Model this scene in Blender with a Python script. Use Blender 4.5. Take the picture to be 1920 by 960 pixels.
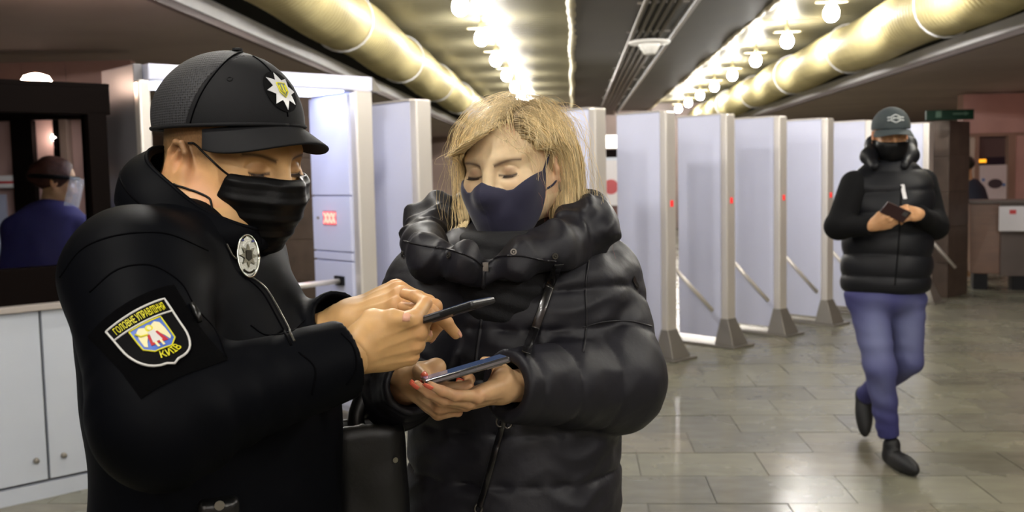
import bpy, bmesh, math, random
import numpy as np
from mathutils import Vector, Matrix

random.seed(7); rng = np.random.default_rng(7)
for o in list(bpy.data.objects): bpy.data.objects.remove(o, do_unlink=True)
SC = bpy.context.scene
COL = SC.collection

# ------------------------------------------------------------------ camera
CAM_H, FPX = 1.48, 1867.0
PITCH, ROLL = math.radians(4.57), math.radians(1.2)
_r0 = np.array([1.0, 0, 0]); _f = np.array([0, math.cos(PITCH), -math.sin(PITCH)])
_u0 = np.array([0, math.sin(PITCH), math.cos(PITCH)])
_r = math.cos(ROLL) * _r0 - math.sin(ROLL) * _u0
_u = math.cos(ROLL) * _u0 + math.sin(ROLL) * _r0
CAMP = np.array([0, 0, CAM_H])
cam_d = bpy.data.cameras.new('camera'); cam = bpy.data.objects.new('camera', cam_d); COL.objects.link(cam)
M = Matrix.Identity(4)
for i in range(3):
    M[i][0], M[i][1], M[i][2], M[i][3] = _r[i], _u[i], -_f[i], CAMP[i]
cam.matrix_world = M
cam_d.sensor_width = 36.0; cam_d.lens = 36.0 * FPX / 1920
cam_d.dof.use_dof = True; cam_d.dof.focus_distance = 1.5; cam_d.dof.aperture_fstop = 7.0
cam_d.clip_start = 0.05
SC.camera = cam

def P(x, y, d):
    """point of the place seen at photo pixel (x, y), d metres deep"""
    return CAMP + d * (_f + (x - 960) / FPX * _r + (480 - y) / FPX * _u)

# ------------------------------------------------------------------ world, exposure
w = bpy.data.worlds.new('world'); SC.world = w; w.use_nodes = True
w.node_tree.nodes['Background'].inputs[0].default_value = (0.55, 0.5, 0.47, 1)
w.node_tree.nodes['Background'].inputs[1].default_value = 0.02
SC.view_settings.view_transform = 'Standard'; SC.view_settings.look = 'None'
SC.view_settings.gamma = 1.0; SC.view_settings.use_curve_mapping = False
SC.view_settings.exposure = 0.46
BULB = 240.0          # emission strength of the globe lamps

# ------------------------------------------------------------------ helpers
def S(v):
    """sRGB 0-255 triple to linear"""
    return tuple(((c / 255) / 12.92 if c / 255 <= 0.04045 else ((c / 255 + 0.055) / 1.055) ** 2.4) for c in v)

MATS = {}
def mat(name, col=(128, 128, 128), rough=0.5, metal=0.0, bump=0.0, bscale=50.0, var=0.0, vscale=4.0,
        spec=0.5, sss=0.0, emit=None, es=0.0, vcol=False, sheen=0.0, alpha=1.0, trans=0.0, stretch=None, coat=0.0, bdist=0.002):
    if name in MATS: return MATS[name]
    m = bpy.data.materials.new(name); m.use_nodes = True
    nt = m.node_tree; n = nt.nodes; l = nt.links; b = n['Principled BSDF']
    c = S(col) + (1,)
    b.inputs['Base Color'].default_value = c
    b.inputs['Roughness'].default_value = rough; b.inputs['Metallic'].default_value = metal
    b.inputs['Specular IOR Level'].default_value = spec
    if sss: 
        b.inputs['Subsurface Weight'].default_value = sss
        b.inputs['Subsurface Radius'].default_value = (0.010, 0.004, 0.002); b.inputs['Subsurface Scale'].default_value = 0.6
    if sheen: b.inputs['Sheen Weight'].default_value = sheen
    if coat: b.inputs['Coat Weight'].default_value = coat
    if trans: b.inputs['Transmission Weight'].default_value = trans; b.inputs['IOR'].default_value = 1.05
    if alpha < 1: b.inputs['Alpha'].default_value = alpha
    if emit: b.inputs['Emission Color'].default_value = S(emit) + (1,); b.inputs['Emission Strength'].default_value = es
    tc = n.new('ShaderNodeTexCoord'); src = tc.outputs['Object']
    if stretch:
        mp = n.new('ShaderNodeMapping'); mp.inputs['Scale'].default_value = stretch
        l.new(src, mp.inputs['Vector']); src = mp.outputs['Vector']
    colsock = None
    if vcol:
        a = n.new('ShaderNodeAttribute'); a.attribute_name = 'Col'; colsock = a.outputs['Color']
        l.new(colsock, b.inputs['Base Color'])
    if var:
        nz = n.new('ShaderNodeTexNoise'); nz.inputs['Scale'].default_value = vscale; nz.inputs['Detail'].default_value = 6
        l.new(src, nz.inputs['Vector'])
        mr = n.new('ShaderNodeMapRange'); mr.inputs['From Min'].default_value = 0.3; mr.inputs['From Max'].default_value = 0.7
        mr.inputs['To Min'].default_value = 1 - var; mr.inputs['To Max'].default_value = 1 + var
        l.new(nz.outputs['Fac'], mr.inputs['Value'])
        mx = n.new('ShaderNodeVectorMath'); mx.operation = 'MULTIPLY'
        if colsock: l.new(colsock, mx.inputs[0])
        else: mx.inputs[0].default_value = c[:3]
        cb = n.new('ShaderNodeCombineXYZ')
        for k in range(3): l.new(mr.outputs[0], cb.inputs[k])
        l.new(cb.outputs[0], mx.inputs[1]); l.new(mx.outputs[0], b.inputs['Base Color'])
    if bump:
        nb = n.new('ShaderNodeTexNoise'); nb.inputs['Scale'].default_value = bscale; nb.inputs['Detail'].default_value = 4
        l.new(src, nb.inputs['Vector'])
        bp = n.new('ShaderNodeBump'); bp.inputs['Strength'].default_value = bump; bp.inputs['Distance'].default_value = bdist
        l.new(nb.outputs['Fac'], bp.inputs['Height']); l.new(bp.outputs['Normal'], b.inputs['Normal'])
    MATS[name] = m
    return m

def woff(parent):
    o = np.zeros(3)
    while parent is not None:
        o += np.array(parent.location); parent = parent.parent
    return o

def tag(o, label=None, cat=None, group=None, kind=None):
    if label: o['label'] = label
    if cat: o['category'] = cat
    if group: o['group'] = group
    if kind: o['kind'] = kind
    return o

def empty(name, loc=(0, 0, 0), rz=0.0, label=None, cat=None, group=None):
    o = bpy.data.objects.new(name, None); COL.objects.link(o)
    o.location = loc; o.rotation_euler = (0, 0, rz); o.empty_display_size = 0.1
    return tag(o, label, cat, group)

def mesh_obj(name, v, f, m, parent=None, world=True, smooth=True, col=None, bevel=0.0):
    """one mesh object; v in world coordinates (world=True) or in the parent's frame"""
    v = np.asarray(v, dtype=np.float64)
    if parent is not None and world: v = v - woff(parent)
    me = bpy.data.meshes.new(name)
    if isinstance(f, np.ndarray) and f.ndim == 2:
        nv, (nf, k) = len(v), f.shape
        me.vertices.add(nv); me.vertices.foreach_set('co', v.astype(np.float32).ravel())
        me.loops.add(nf * k); me.loops.foreach_set('vertex_index', f.astype(np.int32).ravel())
        me.polygons.add(nf); me.polygons.foreach_set('loop_start', np.arange(0, nf * k, k, dtype=np.int32))
        me.update(calc_edges=True)
    else:
        me.from_pydata([tuple(p) for p in v], [], [tuple(q) for q in f]); me.update()
    if smooth: me.polygons.foreach_set('use_smooth', np.ones(len(me.polygons), dtype=bool))
    if col is not None:
        a = me.color_attributes.new('Col', 'FLOAT_COLOR', 'POINT')
        a.data.foreach_set('color', np.concatenate([col, np.ones((len(col), 1))], 1).astype(np.float32).ravel())
    me.validate()
    if m is not None: me.materials.append(m)
    o = bpy.data.objects.new(name, me); COL.objects.link(o)
    if parent is not None: o.parent = parent
    if bevel:
        b = o.modifiers.new('bevel', 'BEVEL'); b.width = bevel; b.segments = 2; b.limit_method = 'ANGLE'
    return o

class MB:
    """collects shapes, builds ONE mesh object"""
    def __init__(s): s.v = []; s.f = []
    def add(s, v, f):
        k = len(s.v); s.v += [tuple(p) for p in v]; s.f += [tuple(i + k for i in q) for q in f]; return s
    def box(s, lo, hi):
        (a, b, c), (d, e, g) = lo, hi
        return s.add([(a,b,c),(d,b,c),(d,e,c),(a,e,c),(a,b,g),(d,b,g),(d,e,g),(a,e,g)],
                     [(3,2,1,0),(4,5,6,7),(0,1,5,4),(1,2,6,5),(2,3,7,6),(3,0,4,7)])
    def tube(s, pts, r, seg=8, caps=True, squash=None):
        pts = [Vector(p) for p in pts]; n = len(pts)
        rs = r if hasattr(r, '__len__') else [r] * n
        k0 = len(s.v); nrm = None
        for i, p in enumerate(pts):
            t = (pts[min(i + 1, n - 1)] - pts[max(i - 1, 0)]).normalized()
            if nrm is None:
                nrm = t.orthogonal().normalized() if squash is None else (Vector(squash[0]) - t * t.dot(Vector(squash[0]))).normalized()
            else: nrm = (nrm - t * t.dot(nrm)).normalized()
            b = t.cross(nrm)
            sq = 1.0 if squash is None else squash[1]
            for j in range(seg):
                a = 2 * math.pi * j / seg
                s.v.append(tuple(p + nrm * (math.cos(a) * rs[i]) + b * (math.sin(a) * rs[i] * sq)))
        for i in range(n - 1):
            for j in range(seg):
                a = k0 + i * seg + j; b2 = k0 + i * seg + (j + 1) % seg
                s.f.append((a, b2, b2 + seg, a + seg))
        if caps:
            s.f.append(tuple(k0 + j for j in reversed(range(seg)))); s.f.append(tuple(k0 + (n - 1) * seg + j for j in range(seg)))
        return s
    def lathe(s, prof, c=(0, 0, 0), seg=20):
        k0 = len(s.v)
        for (r, z) in prof:
            for j in range(seg):
                a = 2 * math.pi * j / seg
                s.v.append((c[0] + r * math.cos(a), c[1] + r * math.sin(a), c[2] + z))
        for i in range(len(prof) - 1):
            for j in range(seg):
                a = k0 + i * seg + j; b = k0 + i * seg + (j + 1) % seg
                s.f.append((a, b, b + seg, a + seg))
        s.f.append(tuple(k0 + j for j in reversed(range(seg)))); s.f.append(tuple(k0 + (len(prof) - 1) * seg + j for j in range(seg)))
        return s
    def prism(s, poly, z0, z1):
        n = len(poly)
        v = [(x, y, z0) for x, y in poly] + [(x, y, z1) for x, y in poly]
        return s.add(v, [tuple(reversed(range(n))), tuple(range(n, 2 * n))] + [(i, (i + 1) % n, n + (i + 1) % n, n + i) for i in range(n)])
    def build(s, name, m, parent=None, world=False, smooth=False, bevel=0.0):
        return mesh_obj(name, s.v, s.f, m, parent, world, smooth, None, bevel)

# ------------------------------------------------------------------ signed distance modelling
def V3(*a): return np.array(a, dtype=np.float64)
def unit(v): v = np.asarray(v, float); return v / np.linalg.norm(v)
def smin(a, b, k):
    h = np.clip(0.5 + 0.5 * (b - a) / k, 0, 1)
    return b + (a - b) * h - k * h * (1 - h)
def smax(a, b, k): return -smin(-a, -b, k)
def d_sph(p, c, r): return np.sqrt(((p - c) ** 2).sum(1)) - r
def d_cap(p, a, b, r1, r2, t=False):
    a = np.asarray(a, float); b = np.asarray(b, float); ba = b - a
    pa = p - a
    h = np.clip(pa @ ba / (ba @ ba), 0, 1)
    d = np.sqrt(((pa - h[:, None] * ba) ** 2).sum(1)) - (r1 + (r2 - r1) * h)
    return (d, h) if t else d
def d_ell(p, c, r, R=None):
    q = p - c
    if R is not None: q = q @ R
    r = np.asarray(r, float)
    k0 = np.sqrt(((q / r) ** 2).sum(1)); k1 = np.sqrt(((q / r ** 2) ** 2).sum(1)) + 1e-9
    return k0 * (k0 - 1) / k1
def d_box(p, c, r, R=None, rd=0.0):
    q = p - c
    if R is not None: q = q @ R
    q = np.abs(q) - (np.asarray(r) - rd)
    return np.sqrt((np.maximum(q, 0) ** 2).sum(1)) + np.minimum(q.max(1), 0) - rd
def d_chain(p, pts, rs, k=0.01):
    d = None
    for i in range(len(pts) - 1):
        e = d_cap(p, pts[i], pts[i + 1], rs[i], rs[i + 1])
        d = e if d is None else smin(d, e, k)
    return d
def wob(p, s, seed=0.0):
    """cheap smooth noise in -1..1"""
    x, y, z = p[:, 0] * s + seed, p[:, 1] * s - seed * 1.7, p[:, 2] * s + seed * 0.6
    a = np.sin(x + 1.3 * np.sin(y * 0.9 + 0.7 * z)) + np.sin(1.31 * y + 1.1 * np.sin(z * 1.13 - 0.6 * x) + 2.1) + np.sin(1.17 * z + 1.2 * np.sin(x * 1.07 + 0.5 * y) + 4.2)
    return a / 3
def frame(x, z):
    """rows-to-columns rotation with given x axis and approximate z axis"""
    x = unit(x); z = np.asarray(z, float); z = unit(z - x * (x @ z)); y = np.cross(z, x)
    return np.stack([x, y, z], 1)

def sdf_mesh(f, lo, hi, h, B=8):
    lo = np.asarray(lo, float); hi = np.asarray(hi, float)
    nb = np.ceil((hi - lo) / (h * B)).astype(int) + 1
    cx = [lo[i] + (np.arange(nb[i]) * B + (B - 1) / 2) * h for i in range(3)]
    C = np.stack(np.meshgrid(*cx, indexing='ij'), -1).reshape(-1, 3)
    dc = f(C)
    act = np.abs(dc) < B * h * 0.87 * 1.7 + 2 * h
    bi = np.stack(np.unravel_index(np.nonzero(act)[0], nb), 1)
    v6 = np.empty((nb[0], B, nb[1], B, nb[2], B), np.float32)
    v6[:] = np.where(dc < 0, -1, 1).reshape(nb)[:, None, :, None, :, None]
    g = np.stack(np.meshgrid(*[np.arange(B)] * 3, indexing='ij'), -1).reshape(-1, 3) * h
    for s in range(0, len(bi), 400):
        b = bi[s:s + 400]
        pts = (lo + b * (B * h))[:, None, :] + g[None]
        v6[b[:, 0], :, b[:, 1], :, b[:, 2], :] = f(pts.reshape(-1, 3)).reshape(-1, B, B, B)
    vals = v6.reshape(nb * B); del v6
    vals[0] = 1; vals[-1] = 1; vals[:, 0] = 1; vals[:, -1] = 1; vals[:, :, 0] = 1; vals[:, :, -1] = 1
    s = vals < 0; n = np.array(vals.shape)
    su = s.astype(np.uint8); c = np.zeros(n - 1, np.uint8)
    for i in (0, 1):
        for j in (0, 1):
            for k in (0, 1): c += su[i:n[0] - 1 + i, j:n[1] - 1 + j, k:n[2] - 1 + k]
    cells = np.argwhere((c > 0) & (c < 8))
    ids = np.full(n - 1, -1, np.int32); ids[tuple(cells.T)] = np.arange(len(cells))
    off = np.array([[i, j, k] for i in (0, 1) for j in (0, 1) for k in (0, 1)])
    cv = np.stack([vals[tuple((cells + o).T)] for o in off], 1)
    acc = np.zeros((len(cells), 3)); cnt = np.zeros(len(cells))
    for a in range(8):
        for b in range(a + 1, 8):
            if np.abs(off[a] - off[b]).sum() != 1: continue
            m = (cv[:, a] < 0) != (cv[:, b] < 0)
            t = cv[m, a] / (cv[m, a] - cv[m, b])
            acc[m] += off[a] + t[:, None] * (off[b] - off[a]); cnt[m] += 1
    verts = lo + (cells + acc / cnt[:, None]) * h
    faces = []
    for ax in range(3):
        u, w_ = (ax + 1) % 3, (ax + 2) % 3
        sl = [slice(0, None)] * 3; sl2 = [slice(0, None)] * 3
        sl[ax] = slice(0, n[ax] - 1); sl2[ax] = slice(1, n[ax])
        A, Bv = s[tuple(sl)], s[tuple(sl2)]
        e = np.argwhere(A != Bv)
        e = e[(e[:, u] > 0) & (e[:, w_] > 0) & (e[:, u] < n[u] - 1) & (e[:, w_] < n[w_] - 1)]
        flip = ~A[tuple(e.T)]
        q = []
        for du, dw in ((0, 0), (-1, 0), (-1, -1), (0, -1)):
            t = e.copy(); t[:, u] += du; t[:, w_] += dw; q.append(ids[tuple(t.T)])
        q = np.stack(q, 1); q[flip] = q[flip][:, ::-1]
        faces.append(q[:, ::-1] if False else q)
    return verts, np.concatenate(faces, 0)[:, ::1]

def join_vf(parts):
    vs, fs, k = [], [], 0
    for v, f in parts:
        vs.append(v); fs.append(f + k); k += len(v)
    return np.concatenate(vs), np.concatenate(fs)
# ================================================================== the hall
AX = math.radians(3.6)
HA = np.array([math.sin(AX), math.cos(AX), 0]); HN = np.array([math.cos(AX), -math.sin(AX), 0])
def H(l, a, z): return l * HN + a * HA + np.array([0, 0, z])
HALL_ROT = -AX
def hall_box(mb, l0, l1, a0, a1, z0, z1):
    c = [H(l, a, z) for z in (z0, z1) for (l, a) in ((l0, a0), (l1, a0), (l1, a1), (l0, a1))]
    return mb.add(c, [(3,2,1,0),(4,5,6,7),(0,1,5,4),(1,2,6,5),(2,3,7,6),(3,0,4,7)])
def structure(mb, name, m, parent=None, **k):
    o = mb.build(name, m, parent, world=False, **k)
    if parent is None: o['kind'] = 'structure'
    return o

m_soffit = mat('painted_soffit', (160, 146, 138), 0.65, var=0.10, vscale=1.2, bump=0.1, bscale=20)
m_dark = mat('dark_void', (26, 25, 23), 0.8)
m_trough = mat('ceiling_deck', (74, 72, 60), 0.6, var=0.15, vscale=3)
m_slat = mat('ceiling_slat', (128, 122, 98), 0.38, var=0.15, vscale=2.0, metal=0.35)
m_raft = mat('raft_slat', (60, 56, 46), 0.55, var=0.15, vscale=2.0)
m_fascia = mat('fascia_metal', (226, 226, 228), 0.35, metal=0.15, var=0.05)
m_lip = mat('fascia_lip', (92, 78, 76), 0.6)
m_wall = mat('marble_wall', (150, 128, 118), 0.4, var=0.2, vscale=1.4)
m_wallpink = mat('pink_marble', (196, 160, 152), 0.35, var=0.1, vscale=2.2)
m_brown = mat('brown_stone', (84, 70, 60), 0.45, var=0.22, vscale=7)

LEN0, LEN1 = -7.0, 27.0
# floor: stone slabs over a mortar bed
m_bed = mat('floor_mortar', (66, 64, 54), 0.6)
structure(hall_box(MB(), -9.5, 10.5, LEN0, LEN1, -0.12, -0.004), 'floor', m_bed)
floor = bpy.data.objects['floor']
def slab_material(name, col):
    m = mat(name, col, 0.16, var=0.17, vscale=5.0, bump=0.12, bscale=9.0, spec=0.5, stretch=(1.0, 2.4, 1.0), bdist=0.003)
    nt = m.node_tree; n = nt.nodes; l = nt.links; b = n['Principled BSDF']
    nz = n.new('ShaderNodeTexNoise'); nz.inputs['Scale'].default_value = 1.7; nz.inputs['Detail'].default_value = 5
    g = n.new('ShaderNodeNewGeometry'); l.new(g.outputs['Position'], nz.inputs['Vector'])
    mr = n.new('ShaderNodeMapRange'); mr.inputs['From Min'].default_value = 0.3; mr.inputs['From Max'].default_value = 0.7
    mr.inputs['To Min'].default_value = 0.17; mr.inputs['To Max'].default_value = 0.36
    l.new(nz.outputs['Fac'], mr.inputs['Value']); l.new(mr.outputs[0], b.inputs['Roughness'])
    return m
slab_ms = [slab_material('floor_slab_%s' % c, col) for c, col in (('olive', (122, 120, 103)), ('grey', (115, 113, 100)), ('warm', (125, 120, 104)), ('dark', (110, 108, 94)))]
TW, TD = 0.62, 0.41
slab_me = []
for m in slab_ms:
    mb = MB(); g = 0.0025
    mb.box((-TW / 2 + g, -TD / 2 + g, -0.02), (TW / 2 - g, TD / 2 - g, 0.0))
    me = bpy.data.meshes.new('floor_slab'); me.from_pydata(mb.v, [], mb.f); me.materials.append(m); slab_me.append(me)
rest = MB(); rs = random.Random(3); n_slab = 0
cells = []
for j in range(-16, 64):
    for i in range(-14, 17):
        l = (i + (0.5 if j % 2 else 0)) * TW; a = j * TD + 0.1
        if l < -9 or l > 10: continue
        p = H(l, a, 0)
        dd = p - CAMP; z = dd @ _f
        vis = 0
        if z > 1.0:
            x = 960 + FPX * (dd @ _r) / z; y = 480 - FPX * (dd @ _u) / z
            if -120 < x < 2040 and y < 1060 and (x > 1080 or x < 260) : vis = 1.0 / z
        cells.append((vis, l, a, p))
cells.sort(key=lambda c: -c[0])
for k, (vis, l, a, p) in enumerate(cells):
    dz = rs.uniform(-0.0012, 0.0012)
    if vis > 0 and k < 298:
        o = bpy.data.objects.new('floor_slab', slab_me[rs.choice((0, 0, 1, 2, 3))]); COL.objects.link(o)
        o.location = (p[0], p[1], dz); o.rotation_euler = (rs.uniform(-.0012, .0012), rs.uniform(-.0012, .0012), HALL_ROT); o.parent = floor
    else:
        g = 0.0025
        c = [p + sx * (TW / 2 - g) * HN + sy * (TD / 2 - g) * HA + V3(0, 0, z) for z in (-0.02, dz) for sx, sy in ((-1, -1), (1, -1), (1, 1), (-1, 1))]
        rest.add(c, [(4,5,6,7),(0,1,5,4),(1,2,6,5),(2,3,7,6),(3,0,4,7)])
o = rest.build('floor_slab_field', slab_ms[0], floor); o['kind'] = 'stuff'

# walls
structure(hall_box(MB(), -9.7, -9.5, LEN0, LEN1, 0, 2.62), 'wall_left', m_wall)
structure(hall_box(MB(), 10.5, 10.7, LEN0, LEN1, 0, 2.62), 'wall_right', m_wallpink)
structure(hall_box(MB(), -9.7, 10.7, LEN1, LEN1 + 0.2, 0, 3.6), 'wall_back', m_wall)
structure(hall_box(MB(), -9.7, 10.7, LEN0 - 0.2, LEN0, 0, 3.6), 'wall_rear', m_wall)
# low side ceilings and the raised middle
ZS, ZT = CAM_H + 1.10, CAM_H + 1.86
LL, LR = -2.42, 3.64
structure(hall_box(MB(), -9.7, LL - 0.04, LEN0, LEN1, ZS, ZS + 0.12), 'ceiling_left', m_soffit)
structure(hall_box(MB(), LR + 0.04, 10.7, LEN0, LEN1, ZS, ZS + 0.12), 'ceiling_right', m_soffit)
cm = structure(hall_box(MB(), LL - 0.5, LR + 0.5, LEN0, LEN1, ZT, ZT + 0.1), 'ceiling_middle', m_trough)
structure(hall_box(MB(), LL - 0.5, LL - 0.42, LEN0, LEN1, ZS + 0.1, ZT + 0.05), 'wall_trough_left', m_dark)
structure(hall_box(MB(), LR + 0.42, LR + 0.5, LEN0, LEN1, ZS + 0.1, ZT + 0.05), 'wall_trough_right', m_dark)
for nm, l0, l1, ll0, ll1 in (('trim_1', LL - 0.04, LL, LL - 0.05, LL - 0.005), ('trim_2', LR, LR + 0.04, LR + 0.005, LR + 0.05)):
    t = structure(hall_box(MB(), l0, l1, LEN0, LEN1, ZS + 0.02, ZS + 0.13), nm, m_fascia)
    hall_box(MB(), ll0, ll1, LEN0, LEN1, ZS - 0.03, ZS + 0.018).build('lip', m_lip, t)
# ceiling slats across the raised middle, both sides of the raft
def slat_mesh(w_):
    mb = MB(); n = 6; pro = [(-0.055, 0.0), (-0.045, -0.02), (-0.015, -0.028), (0.015, -0.028), (0.045, -0.02), (0.055, 0.0)]
    v = [(s * w_ / 2, y, z) for s in (-1, 1) for y, z in pro]
    mb.add(v, [tuple(range(n)), tuple(reversed(range(n, 2 * n)))] + [(i + 1, i, n + i, n + i + 1) for i in range(n - 1)])
    me = bpy.data.meshes.new('ceiling_slat'); me.from_pydata(mb.v, [], mb.f); me.materials.append(m_slat)
    return me
for l0, l1 in ((-2.75, 0.02), (2.02, 3.9)):
    me = slat_mesh(l1 - l0)
    for k in range(118):
        o = bpy.data.objects.new('ceiling_slat', me); COL.objects.link(o); o.parent = cm
        p = H((l0 + l1) / 2, 8.2 + k * 0.155, ZT - 0.002); o.location = p; o.rotation_euler = (0, 0, HALL_ROT)
    mb = MB()
    for k in range(95):
        hall_box(mb, l0, l1, 8.0 - k * 0.155 - 0.05, 8.0 - k * 0.155 + 0.05, ZT - 0.028, ZT)
    o = mb.build('ceiling_slat_field', m_slat, cm); o['kind'] = 'stuff'
# hanging raft between the lamp rows: dark slats with pale rolled edges
ZR = CAM_H + 1.68
raft = structure(hall_box(MB(), 0.04, 2.02, LEN0, LEN1, ZR, ZT - 0.03), 'ceiling_raft', m_raft)
m_roll = mat('rolled_edge', (206, 196, 160), 0.5, var=0.1, vscale=8)
for l in (0.02, 2.04):
    n = 200; pts = [H(l + 0.012 * math.sin(a * 1.7 + l), a, ZR + 0.035 + 0.01 * math.sin(a * 2.3)) for a in np.linspace(LEN0, LEN1, n)]
    MB().tube(pts, [0.05 + 0.008 * math.sin(i * 1.9) for i in range(n)], 8).build('rolled_edge', m_roll, raft, smooth=True)
# flexible ribbed air ducts
m_duct = mat('ribbed_duct', (168, 156, 112), 0.5, metal=0.1, var=0.12, vscale=3)
for nm, l, z, lab in (('air_duct', -2.10, CAM_H + 1.47, 'ribbed golden air duct along the left ceiling edge'), ('air_duct', 3.33, CAM_H + 1.44, 'ribbed golden air duct along the right ceiling edge')):
    aa = np.linspace(2.0, LEN1 - 0.05, 1250); n = len(aa); seg = 22
    r = 0.262 + 0.015 * np.cos(np.arange(n) * 2 * math.pi / 4) + 0.006 * np.sin(aa * 1.3)
    sag = 0.02 * np.sin(aa * 2 * math.pi / 3.1)
    th = np.linspace(0, 2 * math.pi, seg, endpoint=False)
    ring = r[:, None, None] * (np.cos(th)[None, :, None] * HN + np.sin(th)[None, :, None] * V3(0, 0, 1))
    cen = l * HN + aa[:, None] * HA + np.stack([0 * sag, 0 * sag, z + sag], 1)
    v = (cen[:, None, :] + ring).reshape(-1, 3)
    i = np.arange(n - 1)[:, None] * seg; j = np.arange(seg)[None]; j2 = (j + 1) % seg
    f = np.stack([i + j, i + j2, i + seg + j2, i + seg + j], -1).reshape(-1, 4)
    root = empty(nm, tuple(H(l, 2.0, z)), label=lab, cat='duct')
    mesh_obj('ribbed_hose', v, f[:, ::-1], m_duct, root)
    mb = MB()
    for a in np.arange(3.0, 26.5, 3.1):
        pts = [H(l, a, z) + 0.29 * (math.cos(t) * HN + math.sin(t) * V3(0, 0, 1)) for t in np.linspace(0, 2 * math.pi, 24)]
        b = MB().tube(pts, 0.009, 5, caps=False); b.v = [tuple(np.array(q) - np.array(root.location)) for q in b.v]
        b.build('clamp_band', m_fascia, root, smooth=True)
# conduits and cable tray under the raft
m_cond = mat('grey_conduit', (118, 112, 104), 0.45, metal=0.4)
tray = empty('cable_tray', tuple(H(0.98, 2.0, ZR - 0.06)), label='bundle of grey conduits on a tray under the dark ceiling raft', cat='cable tray')
def local(mb, root): 
    mb.v = [tuple(np.array(q) - np.array(root.location)) for q in mb.v]; return mb
for k, l in enumerate((0.72, 0.80, 0.88, 0.96, 1.04)):
    local(MB().tube([H(l, 2, ZR - 0.05), H(l, LEN1 - .1, ZR - 0.05)], 0.028, 8), tray).build('conduit', m_cond, tray, smooth=True)
local(hall_box(MB(), 1.16, 1.20, 2, LEN1 - .1, ZR - 0.10, ZR - 0.02), tray).build('tray_rail', m_fascia, tray)
for a in np.arange(4, 26, 2.0):
    local(hall_box(MB(), 0.66, 1.24, a, a + 0.04, ZR - 0.02, ZR), tray).build('tray_bracket', m_cond, tray)
# smoke detector hanging from the conduits
m_plastic = mat('white_plastic', (226, 224, 218), 0.4)
p = H(0.93, 12.1, ZR - 0.225)
sd = empty('smoke_detector', tuple(p), label='white cone shaped detector hanging from the ceiling conduits', cat='detector')
MB().lathe([(0.24, 0.115), (0.25, 0.10), (0.24, 0.085), (0.10, 0.075)], seg=24).build('mount_plate', m_plastic, sd, smooth=True)
MB().lathe([(0.13, 0.08), (0.12, 0.05), (0.075, -0.03), (0.06, -0.04), (0.02, -0.042)], seg=24).build('housing', m_plastic, sd, smooth=True)
# globe lamps in two rows
m_bulb = mat('lamp_globe', (255, 250, 225), 0.4, emit=(255, 251, 246), es=BULB)
m_sock = mat('lamp_socket', (190, 178, 140), 0.4, metal=0.3)
bulb_prof = [(0.002, -0.105), (0.035, -0.098), (0.062, -0.075), (0.076, -0.04), (0.078, -0.01), (0.066, 0.03), (0.045, 0.062), (0.03, 0.075)]
proto = None; lamp_n = 0
def lamp_row(l, starts, side):
    global proto
    for k, a in enumerate(starts):
        root = empty('globe_lamp', tuple(H(l, a, CAM_H + 1.60)), HALL_ROT)
        if proto is None:
            g = MB().lathe(bulb_prof, seg=18).build('globe', m_bulb, root, smooth=True)
            s = MB().lathe([(0.03, 0.07), (0.034, 0.09), (0.03, 0.15), (0.025, 0.16)], seg=12).box((-0.16, -0.02, 0.088), (0.16, 0.02, 0.1)).tube([(0, 0, .1), (0, 0, .235)], 0.012, 8).build('socket', m_sock, root)
            proto = (g, s)
        else:
            for q in proto:
                c = q.copy(); COL.objects.link(c); c.parent = root
        yield root, k, a
ords = ['nearest', 'second', 'third', 'fourth', 'fifth', 'sixth', 'seventh', 'eighth', 'ninth', 'tenth']
for l, sp, side in ((-1.02, [9.35 + 2.15 * k for k in range(-7, 8)], 'left'), (2.64, [10.45 + 2.1 * k for k in range(-8, 8)], 'right')):
    first = 7 if side == 'left' else 8
    for root, k, a in lamp_row(l, sp, side):
        if k >= first: tag(root, 'glowing white globe lamp, %s one in view in the %s ceiling row' % (ords[k - first], side), 'lamp', 'globe lamps in the %s ceiling row' % side)
        else: tag(root, 'glowing white globe lamp of the %s ceiling row overhead, above the frame' % side, 'lamp', 'globe lamps overhead in the %s row' % side)
# ================================================================== gate row, portal, booth, far things
ROWU = unit(V3(0.737, 0.676, 0)); ROWV = np.array([-ROWU[1], ROWU[0], 0])
ROW_RZ = math.atan2(ROWU[1], ROWU[0])
def row_at(x): return V3(x, 6.69 + 0.917 * x, 0)
def row_px(px):
    """floor point of the row seen at photo column px"""
    k = (px - 960) / FPX; Y = 6.69 / (1 - 0.917 * k); return V3(k * Y, Y, 0)
m_white = mat('lavender_enamel', (212, 215, 236), 0.32, var=0.03, vscale=2, coat=0.1)
m_steel = mat('brushed_steel', (236, 230, 222), 0.36, metal=0.55, bump=0.08, bscale=60, stretch=(8, 8, 0.3))
m_steeld = mat('cast_steel', (146, 141, 133), 0.42, metal=0.6)
m_red = mat('red_indicator', (220, 40, 40), 0.4, emit=(255, 40, 40), es=0.5)
m_black = mat('black_plastic', (16, 16, 18), 0.5, spec=0.2)
m_groove = mat('panel_joint', (120, 120, 134), 0.6)

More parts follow.
